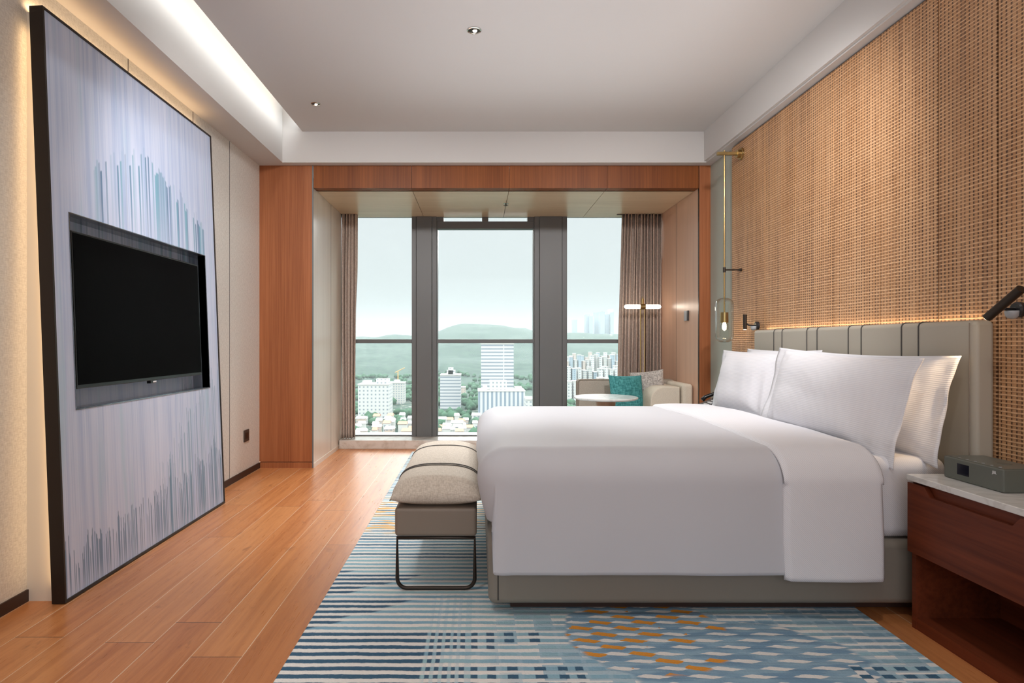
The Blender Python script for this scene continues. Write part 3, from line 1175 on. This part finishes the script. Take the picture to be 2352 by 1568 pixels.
def cush(u, v):
    # closed loop u around the section (x,z), v along y
    yv = BNY0 - .012 + (BNY1 - BNY0 + .02) * v
    e = min(v, 1 - v) * (BNY1 - BNY0 + .02)
    f = 1.0 if e > .09 else (1 - (1 - e / .09) ** 1.9)
    f = max(f, .0)
    a = u * 2 * math.pi
    ca, sa = math.cos(a), math.sin(a)
    p = .42
    sx_ = math.copysign(abs(ca) ** .75, ca)
    # section: pointed at the side seam, flat on top
    hx = .205
    X = -.19 + hx * sx_ * (1 - .0 * (1 - f))
    up = .095 if sa > 0 else .040
    Z = .430 + up * math.copysign(abs(sa) ** .8, sa) * f
    return (X, yv, Z)


cu = MB().grid(cush, 64, 60).build('cushion', M['bench_fabric'], bn, smooth='all', weld=True)
mb = MB()
for yc in (3.02, 3.055, 3.60):
    pts = []
    for i in range(41):
        a = math.pi * i / 40
        p_ = cush(a / (2 * math.pi), (yc - BNY0 + .012) / (BNY1 - BNY0 + .02))
        pts.append((p_[0], yc, p_[2] + .002))
    MB().tube(pts, .003, 8).build('band', M['piping_dark'], cu, smooth='all')
pts = [cush(.5, v / 40) for v in range(41)]
MB().tube([(p[0], p[1], p[2]) for p in pts], .003, 8).build('seam', M['leather_bench'], cu, smooth='all')

# ------------------------------------------------------------------ near nightstand
def nightstand(name, y0, y1, label):
    X0 = 1.735
    t = empty(name, ((X0 + 2.1) / 2, (y0 + y1) / 2, 0))
    tag(t, label, 'nightstand', 'bedside cabinets')
    MB().box(X0 - .004, 2.098, y0, y1, .588, .612).build('stone_top', M['marble_white'], t, bevel=.003)
    # drawer front with a finger cut-out along its top edge
    ym = (y0 + y1) / 2
    c0, c1 = y0 + .15, y1 - .12
    prof = [(y0, .303), (y1, .303), (y1, .580), (c1 + .03, .580), (c1, .545), (c0, .545), (c0 - .03, .580), (y0, .580)]
    vs = [(X0, a, b) for a, b in prof] + [(X0 + .018, a, b) for a, b in prof]
    n = len(prof)
    fs = [tuple(range(n)), tuple(range(2 * n - 1, n - 1, -1))] + [(i, (i + 1) % n, n + (i + 1) % n, n + i) for i in range(n)]
    dr = MB().add(vs, fs).build('drawer', M['wood_night'], t)
    MB().box(X0 + .020, X0 + .045, c0 - .05, c1 + .05, .50, .586).build('finger_recess', M['wood_night'], dr)
    mb = MB().box(X0 + .02, 2.097, y0 + .004, y0 + .022, .303, .587).box(X0 + .02, 2.097, y1 - .022, y1 - .004, .303, .587)
    mb.box(X0 + .02, 2.097, y0 + .022, y1 - .022, .303, .320)
    mb.build('drawer_case', M['wood_night'], t)
    mb = MB().box(X0 + .010, 2.097, y0 + .012, y0 + .035, .0, .303).box(X0 + .010, 2.097, y1 - .035, y1 - .012, .0, .303)
    mb.box(X0 + .012, 2.097, y0 + .035, y1 - .035, .0, .045).box(2.08, 2.097, y0 + .035, y1 - .035, .045, .303)
    mb.build('open_shelf', M['wood_night'], t)
    return t


nightstand('nightstand', 1.80, 2.425, 'near dark wood nightstand with white stone top and grey radio on it')
nightstand('nightstand', 4.40, 4.94, 'far dark wood nightstand behind the bed, below the pendant lamp')

# radio
rd = empty('radio', (1.91, 2.24, .612))
tag(rd, 'grey clock radio speaker on the stone top of the near nightstand', 'radio')
ZR = .6125
MB().box(1.842, 2.00, 2.105, 2.375, ZR, ZR + .083).build('body', M['radio_grey'], rd, bevel=.006, seg=4)
MB().box(1.848, 1.995, 2.111, 2.369, ZR + .0832, ZR + .0842).build('top_panel', M['radio_top'], rd)
MB().box(1.8412, 1.8425, 2.252, 2.308, ZR + .024, ZR + .066).build('display', M['display'], rd, bevel=.001)
for i in range(6):
    MB().lathe([(.005, 0), (.005, .0012), (.003, .0016)], (1.862, 2.14 + i * .036, ZR + .084), 16).build('button', M['grey_plastic'], rd)
MB().lathe([(.024, 0), (.022, .0012)], (1.93, 2.2, ZR + .084), 32).build('charging_pad', M['radio_grey'], rd)
fc = bpy.data.curves.new('logo', 'FONT')
fc.body = 'JBL'
fc.size = .014
fc.extrude = .0004
fc.materials.append(M['white_plastic'].m)
_tmp = bpy.data.objects.new('logo_curve', fc)
COL.objects.link(_tmp)
bpy.context.view_layer.update()
_me = bpy.data.meshes.new_from_object(_tmp.evaluated_get(bpy.context.evaluated_depsgraph_get()))
bpy.data.objects.remove(_tmp)
_me.materials.clear()
_me.materials.append(M['white_plastic'].m)
fo = bpy.data.objects.new('logo', _me)
COL.objects.link(fo)
fo.parent = rd
mm = Matrix(((0, 0, -1, 1.8414), (-1, 0, 0, 2.150), (0, 1, 0, ZR + .061), (0, 0, 0, 1)))
fo.matrix_parent_inverse = wmat(rd).inverted()
fo.location = mm.translation
fo.rotation_euler = mm.to_euler()
# telephone on the far nightstand
ph = empty('telephone', (1.90, 4.66, .612))
tag(ph, 'dark telephone on the far nightstand, just showing behind the pillow', 'telephone')
mb = MB().add([(1.745, 4.56, .6125), (1.93, 4.56, .6125), (1.93, 4.76, .6125), (1.745, 4.76, .6125),
               (1.745, 4.56, .655), (1.93, 4.56, .735), (1.93, 4.76, .735), (1.745, 4.76, .655)],
              [(0, 3, 2, 1), (4, 5, 6, 7), (0, 1, 5, 4), (1, 2, 6, 5), (2, 3, 7, 6), (3, 0, 4, 7)])
mb.build('body', M['black_metal'], ph, bevel=.006)
MB().tube([(1.765, 4.72, .690), (1.79, 4.72, .715), (1.89, 4.72, .752), (1.92, 4.72, .750)], [.018, .014, .014, .018], 14).build('handset', M['bezel'], ph, smooth='all')
for i in range(4):
    for j in range(3):
        z_ = .655 + (.022 + i * .03) * .43
        MB().box(1.757 + i * .03, 1.775 + i * .03, 4.60 + j * .028, 4.618 + j * .028, z_ - .006, z_ + .006).build('key', M['white_plastic'], ph)

# ------------------------------------------------------------------ reading lamps
def reading_lamp(ym, zm, p0, p1, r, label, power, aim=None, lit=True):
    t = empty('reading_lamp', (2.10, ym, zm))
    tag(t, label, 'reading lamp', 'wall reading lamps beside the headboard')
    MB().lathe([(.030, 0), (.030, -.016), (.024, -.022), (.0001, -.022)], (2.10, ym, zm), 32, axis='x').build('wall_plate', M['black_metal'], t, smooth=True)
    MB().lathe([(.0001, -.030), (.013, -.027), (.020, -.019), (.023, -.006), (.023, .002), (.0001, .002)], (2.068, ym, zm - .006), 28, axis='z').build('switch_dome', M['grey_plastic'], t, smooth='all')
    p0, p1 = Vector(p0), Vector(p1)
    mid_ = p0.lerp(p1, .48)
    d = (p1 - p0).normalized()
    MB().tube([(2.085, ym, zm), (2.03, ym, zm + .004), tuple(mid_)], .006, 12).build('arm', M['black_metal'], t, smooth='all')
    hd = MB().tube([p0, p1], r, 28).build('lamp_head', M['dark_bronze'], t, smooth=True)
    if lit:
        MB().tube([p0 - d * .001, p0 - d * .004], r * .7, 20).build('bulb', M['bulb'], t)
        spot('reading_beam', tuple(p0 - d * .012), aim or tuple(-d), power, WARM, .80, .9, .012)


a = at(2268, 728, 2.40); a.x = 1.985; a = Vector((1.985, 2.375, 1.14 + 59 * 2.34 / F))
a = at(2268, 729, 2.34)
b = at(2346, 663, 2.20)
reading_lamp(2.325, 1.268, a, b, .0165, 'large bronze cylinder reading lamp tilted over the near headboard corner', 7.0, (-.10, .22, -.34))
a = at(1711, 756, 4.50)
b = at(1711, 722, 4.50)
reading_lamp(4.50, 1.268, a, b, .0135, 'small upright bronze reading lamp at the far end of the headboard', 1.6)

# ------------------------------------------------------------------ pendant on its bracket
pd = empty('pendant_lamp', (2.10, 4.78, 2.643))
tag(pd, 'brass wall bracket pendant with clear glass capsule beyond the bed', 'pendant lamp')
PX, PY = 1.963, 4.78
MB().lathe([(.048, 0), (.048, -.012), (.044, -.016), (.0001, -.016)], (2.10, PY, 2.643), 36, axis='x').build('wall_plate', M['brass'], pd, smooth=True)
MB().lathe([(.033, -.016), (.033, -.040), (.0001, -.040)], (2.10, PY, 2.643), 32, axis='x').build('bracket_hub', M['brass'], pd, smooth=True)
MB().box(1.905, 2.065, PY - .014, PY + .014, 2.632, 2.656).build('arm', M['brass'], pd, bevel=.002)
MB().tube([(PX, PY, 2.668), (PX, PY, 1.36)], .0065, 14).build('rod', M['brass'], pd, smooth=True)
mb = MB().tube([(PX, PY, 1.72), (2.10, PY, 1.72)], .0055, 12)
mb.tube([(PX, PY, 1.70), (PX, PY, 1.74)], .011, 16).tube([(2.082, PY, 1.72), (2.10, PY, 1.72)], .012, 16)
mb.build('stay', M['dark_bronze'], pd, smooth=True)
prof = []
for i in range(10):
    q = i / 9 * math.pi / 2
    prof.append((.003 + .066 * math.sin(q) if i else .003, 1.142 + .05 * (1 - math.cos(q))))
for i in range(10):
    q = i / 9 * math.pi / 2
    prof.append((.069 - .063 * (1 - math.cos(q)), 1.447 + .05 * math.sin(q)))
MB().lathe([(r, z) for r, z in prof], (PX, PY, 0), 40).build('glass_shade', M['lamp_glass'], pd, smooth='all', solid=.003)
MB().lathe([(.026, 1.38), (.030, 1.38), (.030, 1.245), (.028, 1.245), (.028, 1.37), (.026, 1.37)], (PX, PY, 0), 32).build('inner_tube', M['lamp_glass'], pd, smooth=True)
MB().lathe([(.0001, 1.382), (.030, 1.381), (.031, 1.30), (.026, 1.30), (.026, 1.37), (.0001, 1.37)], (PX, PY, 0), 32).build('lamp_holder', M['brass'], pd, smooth=True)
MB().lathe([(.0001, 1.236), (.012, 1.245), (.017, 1.268), (.013, 1.29), (.008, 1.31), (.0001, 1.31)], (PX, PY, 0), 24).build('bulb', M['bulb'], pd, smooth='all')
point('pendant_light', (PX, PY, 1.26), 1.6, WARM, .02)

# ------------------------------------------------------------------ sofa in the bay
sf = empty('sofa', (1.55, 5.95, 0))
tag(sf, 'beige built-in style sofa along the right side of the window bay', 'sofa')
SX0, SY0, SY1 = 1.02, 5.60, 6.27
MB().box(SX0 + .03, 2.01, SY0 + .02, SY1, .06, .28).build('base', M['sofa_fabric'], sf, bevel=.01)
mb = MB()
for a_ in (SX0 + .08, 1.94):
    for b_ in (SY0 + .06, SY1 - .05):
        MB().tube([(a_, b_, 0.0), (a_, b_, .07)], .014, 12).build('leg', M['dark_bronze'], sf)
MB().box(SX0 + .02, 1.80, SY0 + .015, 6.12, .28, .43).build('seat_cushion', M['sofa_cream'], sf, bevel=.035, seg=5)
MB().box(SX0, 2.012, 6.12, SY1, .06, .765).build('arm', M['sofa_fabric'], sf, bevel=.03, seg=5)
MB().tube([(SX0 + .002, 6.122, .10), (SX0 + .002, 6.122, .735), (SX0 + .012, 6.122, .757), (SX0 + .034, 6.122, .766), (1.5, 6.122, .766), (1.88, 6.122, .766)], .006, 8).build('arm_piping', M['leather_bench'], sf, smooth='all')
MB().box(1.915, 2.012, SY0, 6.12, .06, .755).build('backrest', M['sofa_cream'], sf, bevel=.03, seg=5)
# back cushion with rounded front
prof = [(1.905, .43), (1.905, .725)]
for i in range(9):
    q = math.pi / 2 * i / 8
    prof.append((1.76 - .13 * math.sin(q), .60 + .125 * math.cos(q)))
prof += [(1.62, .43)]
vs = [(a_, SY0 + .05, b_) for a_, b_ in prof] + [(a_ + .0, 6.11, b_) for a_, b_ in prof]
n = len(prof)
fs = [tuple(range(n)), tuple(range(2 * n - 1, n - 1, -1))] + [(i, (i + 1) % n, n + (i + 1) % n, n + i) for i in range(n)]
MB().add(vs, fs).build('back_cushion', M['sofa_cream'], sf, bevel=.012)

pillow('cushion', .36, .36, .13, .0, 11, M['cushion_teal'], (1.47, 5.93, .642), (.98, .25, -.02), (-.05, .22, 1), 'teal square cushion with pointed corners on the sofa', 'cushion', 'scatter cushions on the sofa', n=30)
pillow('cushion', .36, .40, .13, .0, 15, M['cushion_grey'], (1.70, 6.02, .66), (.72, -.60, .12), (.06, .12, 1), 'mottled grey cushion on the sofa behind the teal one', 'cushion', 'scatter cushions on the sofa', n=30)

# ------------------------------------------------------------------ round table
tb = empty('side_table', (1.113, 5.22, RZ))
tag(tb, 'round white-topped side table with wooden pedestal between bed and sofa', 'table')
TX, TY = 1.113, 5.22
MB().lathe([(.0001, .650), (.255, .650), (.272, .658), (.275, .668), (.270, .673), (.0001, .673)], (TX, TY, 0), 72).build('table_top', M['marble_white'], tb, smooth=True)
MB().lathe([(.17, RZ), (.172, .03), (.10, .06), (.055, .2), (.06, .42), (.082, .60), (.088, .650)], (TX, TY, 0), 48).build('pedestal', M['wood_table'], tb, smooth=True)

# ------------------------------------------------------------------ floor lamp in the bay
fl_ = empty('floor_lamp', (1.747, 6.36, 0))
tag(fl_, 'brass floor lamp with glowing horizontal tube in front of the drape', 'floor lamp')
LX, LY, LZ = 1.747, 6.36, 1.522
MB().lathe([(.078, 0), (.078, .014), (.02, .02), (.02, .04)], (LX, LY, 0), 36).build('base', M['brass'], fl_, smooth=True)
for dx in (-.022, .022):
    MB().tube([(LX + dx, LY, .018), (LX + dx, LY, LZ - .01)], .006, 12).build('pole', M['brass'], fl_)
MB().tube([(LX - .028, LY, LZ), (LX + .028, LY, LZ)], .030, 24).build('socket', M['brass'], fl_, smooth=True)
MB().tube([(LX, LY, LZ + .02), (LX, LY, LZ + .085)], .014, 16).tube([(LX, LY, LZ + .085), (LX, LY, LZ + .105)], .005, 10).build('finial', M['brass'], fl_, smooth=True)
for s in (-1, 1):
    pts, rs = [], []
    for i in range(14):
        f = i / 13
        pts.append((LX + s * (.03 + .165 * f), LY, LZ))
        rs.append(.023 * (1 if f < .86 else math.sqrt(max(.02, 1 - ((f - .86) / .14) ** 2))))
    MB().tube(pts, rs, 20).build('glow_tube', M['tube_glow'], fl_, smooth='all')

# ------------------------------------------------------------------ outside: town below and hills
GZ = -80.0


def ground_h(x, y):
    """terrain height above the town"""
    h = 0
    ridge = 96 + 56 * math.exp(-((x - 25) / 260.0) ** 2) + 12 * smooth01((x - 250) / 200) + 9 * noise.noise(Vector((x / 120, 0, 5)))
    if y > 1050:
        h = ridge * smooth01((y - 1050) / 1400)
        h += 16 * noise.noise(Vector((x / 150, y / 150, 2))) * smooth01((y - 1050) / 400)
        h += 5 * noise.noise(Vector((x / 40, y / 40, 2))) * smooth01((y - 1000) / 200)
    return GZ + h


m = plain('ground_green', (0.02, 0.03, 0.02), .95, spec=.1)
x, y, z = m.coord()
n1 = m.noise(m.comb(x * .045, y * .045, 0), 1, 6, .7)
n2 = m.noise(m.comb(x * .012, y * .012, 4), 1, 4, .6)
n3 = m.noise(m.comb(x * .12, y * .12, 9), 1, 3, .7)
c = m.mix((0.010, 0.022, 0.017), (0.028, 0.046, 0.034), n1.ss(.35, .65))
town = n3.ss(.56, .62) * y.ss(1050, 900) * n2.ss(.42, .5)
c = m.mix(c, (0.250, 0.220, 0.190), town * .8)
m.color(c)
plain('tree_leaf', (0.028, 0.060, 0.035), .9, spec=.1)
gr = MB().grid(lambda u, v: (lambda X, Y: (X, Y, ground_h(X, Y)))((-.5 + u) * 5200 + 400, 40 + 3900 * v), 150, 110)
o = gr.build('distant_ground', M['ground_green'], smooth='all')
struct(o)

mats = {}


def facade(key, wall, glass, fx, fz, wx=.55, wz=.5, rough=.7):
    m = plain(key, wall, rough)
    x, y, z = m.coord()
    u = ((x + y) / fx).frac()
    w = (z / fz).frac()
    win = (u - .5).abs().lt(wx / 2) * (w - .5).abs().lt(wz / 2)
    m.color(m.mix(wall, glass, win * .9))
    return m


facade('facade_white', (0.320, 0.312, 0.296), (0.112, 0.132, 0.152), 4.2, 4.0, .42, .4)
facade('facade_band', (0.312, 0.304, 0.304), (0.096, 0.120, 0.144), 60, 3.9, .98, .42)
facade('facade_strip', (0.320, 0.316, 0.312), (0.088, 0.120, 0.160), 4.6, 90, .45, .9)
facade('facade_grid', (0.280, 0.264, 0.240), (0.112, 0.144, 0.160), 3.4, 3.1, .55, .5)
facade('facade_pink', (0.288, 0.224, 0.184), (0.144, 0.152, 0.152), 3.6, 3.1, .5, .45)
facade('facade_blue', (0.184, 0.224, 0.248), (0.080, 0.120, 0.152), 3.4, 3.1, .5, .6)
plain('roof_white', (0.300, 0.292, 0.272), .8)
plain('roof_red', (0.220, 0.104, 0.064), .8)
plain('crane_yellow', (0.300, 0.180, 0.060), .6)


RECTS = []


def bld(px0, px1, py, Y, depth, mat, label, group=None, extra=(), name='office_building'):
    x0, x1 = (px0 - 1097) * Y / F, (px1 - 1097) * Y / F
    zt = EYE - (py - 787) * Y / F
    g = min(ground_h(x0, Y), ground_h(x1, Y)) - 1
    RECTS.append((x0 - 9, x1 + 9, Y - 9, Y + depth + 9))
    t = empty(name, ((x0 + x1) / 2, Y, g))
    tag(t, label, 'building', group)
    MB().box(x0, x1, Y, Y + depth, g, zt).build('block', M[mat], t)
    w = x1 - x0
    MB().box(x0 - .4, x1 + .4, Y - .4, Y + depth + .4, zt, zt + 1.0).build('roof', M['roof_white'], t)
    for (f0, f1, hh, mt) in extra:
        MB().box(x0 + w * f0, x0 + w * f1, Y + depth * .25, Y + depth * .7, zt + 1, zt + 1 + hh).build('roof_house', M[mt], t)
    return t


CG = 'office and hotel blocks in the town below'
bld(822, 893, 884, 640, 30, 'facade_white', 'low white block with small windows in the left pane', CG, ((.1, .35, 3, 'roof_white'), (.55, .95, 5, 'facade_white')))
bld(868, 928, 880, 800, 22, 'facade_grid', 'long pale block behind the white one, beneath the crane', CG, ((.6, .8, 3, 'roof_white'),))
bld(1011, 1058, 862, 735, 26, 'facade_band', 'mid-height banded office block in the middle pane, left of the tower', CG, ((.3, .72, 5, 'facade_white'), (.38, .62, 8, 'facade_white')))
bld(1058, 1069, 890, 900, 16, 'facade_pink', 'tiny warm-coloured block right of the banded office block', CG)
bld(1105, 1180, 790, 690, 34, 'facade_band', 'tall white banded tower in the middle pane', CG, ((.05, .5, 3, 'roof_white'),))
bld(1098, 1206, 899, 640, 36, 'facade_strip', 'wide podium with vertical blue stripes below the tower', CG, ((.25, .62, 10, 'facade_white'), (.1, .2, 4, 'roof_white'), (.8, .95, 3, 'roof_white')))
bld(1209, 1227, 918, 600, 28, 'facade_white', 'small white block at the right edge of the middle pane', CG)
# crane
cr = empty('tower_crane', tuple(at(914, 880, 832)))
tag(cr, 'thin orange tower crane above the left pane blocks', 'crane')
p_ = at(914, 852, 832)
MB().box(p_.x - .7, p_.x + .7, 832, 833.4, GZ, p_.z).build('mast', M['crane_yellow'], cr)
q_ = at(926, 846, 832)
MB().tube([(p_.x - 4, 832.7, p_.z - 2), (q_.x + 2, 832.7, q_.z + 1)], .7, 6).build('jib', M['crane_yellow'], cr)

rng = random.Random(5)
kinds = ['facade_grid', 'facade_pink', 'facade_white', 'facade_blue', 'facade_grid']
ADJ = {'facade_grid': 'cream', 'facade_pink': 'pink-brown', 'facade_white': 'white', 'facade_blue': 'blue-grey'}
rows = ((1500, (1300, 1425), 812, 14), (1200, (1300, 1425), 822, 13), (960, (1303, 1425), 846, 10), (800, (1303, 1420), 876, 8))
ORD = 'first second third fourth fifth sixth seventh eighth ninth tenth eleventh twelfth thirteenth fourteenth'.split()
for ri, (Yb, (pa, pb), ptop, num) in enumerate(rows):
    for i in range(num):
        w = (pb - pa) / num
        px = pa + w * i + rng.uniform(-.5, .5)
        k_ = rng.choice(kinds)
        bld(px, px + w * rng.uniform(.60, .72), ptop + rng.uniform(-8, 9), Yb + rng.uniform(-6, 6), 18, k_,
            '%s apartment block, %s from the left in the %s row through the right pane' % (ADJ[k_], ORD[i], ('rearmost', 'third', 'second', 'front')[ri]), 'apartment blocks seen through the right pane', name='apartment_block')
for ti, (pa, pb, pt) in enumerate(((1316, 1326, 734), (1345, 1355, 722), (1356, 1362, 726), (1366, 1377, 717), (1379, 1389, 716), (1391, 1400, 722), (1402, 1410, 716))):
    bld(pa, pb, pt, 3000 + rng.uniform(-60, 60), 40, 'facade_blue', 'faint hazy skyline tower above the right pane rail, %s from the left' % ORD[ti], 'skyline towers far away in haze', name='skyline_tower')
# small houses
ORDT = ORD + ['fifteenth', 'sixteenth', 'seventeenth', 'eighteenth', 'nineteenth', 'twentieth'] + ['twenty-' + q for q in ORD[:9]]
PANES = (('left', 815, 948, 26), ('middle', 1000, 1100, 20), ('right', 1300, 1410, 14))
for pane, pa, pb, num in PANES:
    spots_ = sorted(rng.uniform(pa, pb) for _ in range(num))
    for i, px in enumerate(spots_):
        Y = 500 + (i * 37 % 11) * 11.0
        X = (px - 1097) * Y / F
        w, d, h = rng.uniform(4, 9), rng.uniform(5, 9), rng.uniform(4, 9)
        RECTS.append((X - w / 2 - 6, X + w / 2 + 6, Y - 7, Y + d + 7))
        mt = rng.choice(['roof_white', 'facade_white', 'facade_pink', 'roof_white'])
        rm = rng.choice(['roof_red', 'roof_white', 'roof_white'])
        t = empty('town_house', (X, Y, GZ))
        nth = ORDT[i]
        tag(t, '%s-roofed house below the %s pane, %s from the left among the houses there' % ('red' if rm == 'roof_red' else 'pale', pane, nth), 'house', 'little houses of the town below')
        MB().box(X - w / 2, X + w / 2, Y, Y + d, GZ - 1, GZ + h).build('walls', M[mt], t)
        rf = MB().add([(X - w / 2 - .5, Y - .5, GZ + h), (X + w / 2 + .5, Y - .5, GZ + h), (X + w / 2 + .5, Y + d + .5, GZ + h), (X - w / 2 - .5, Y + d + .5, GZ + h),
                       (X - w / 2, Y + d / 2, GZ + h + 2.2), (X + w / 2, Y + d / 2, GZ + h + 2.2)],
                      [(0, 1, 5, 4), (2, 3, 4, 5), (0, 4, 3), (1, 2, 5), (0, 3, 2, 1)])
        rf.build('roof', M[rm], t)
# tree canopy of the town: uncountable
mb = MB()
ico = bmesh.new()
bmesh.ops.create_icosphere(ico, subdivisions=1, radius=1)
iv = [tuple(v.co) for v in ico.verts]
if_ = [tuple(v.index for v in f.verts) for f in ico.faces]
ico.free()
for i in range(2600):
    Y = 500 + 800 * rng.random() ** 1.3
    px = rng.uniform(800, 1440)
    X = (px - 1097) * Y / F
    if noise.noise(Vector((X / 60, Y / 60, 1))) < -.05:
        continue
    if any(a < X < b and c_ < Y < d_ for a, b, c_, d_ in RECTS):
        continue
    r = rng.uniform(3, 6.5)
    g = ground_h(X, Y)
    mb.add([(X + a * r * rng.uniform(.8, 1.2), Y + b * r, g + r * .6 + c_ * r * rng.uniform(.7, 1.2)) for a, b, c_ in iv], if_)
o = mb.build('tree_canopy', M['tree_leaf'], smooth='all')
tag(o, 'green tree canopy between the town buildings far below the window', 'trees', kind='stuff')

# haze over the town
hz_ = bpy.data.materials.new('haze')
hz_.use_nodes = True
hz_.node_tree.nodes.clear()
out = hz_.node_tree.nodes.new('ShaderNodeOutputMaterial')
vs_ = hz_.node_tree.nodes.new('ShaderNodeVolumeScatter')
vs_.inputs['Color'].default_value = (.0285, .0295, .030, 1)
vs_.inputs['Density'].default_value = .0022
hz_.node_tree.links.new(vs_.outputs[0], out.inputs['Volume'])
hb_ = MB().box(-2600, 3400, 60, 3930, GZ - 8, 130).build('haze', hz_)
tag(hb_, 'pale haze hanging over the town and hills', 'haze', kind='stuff')
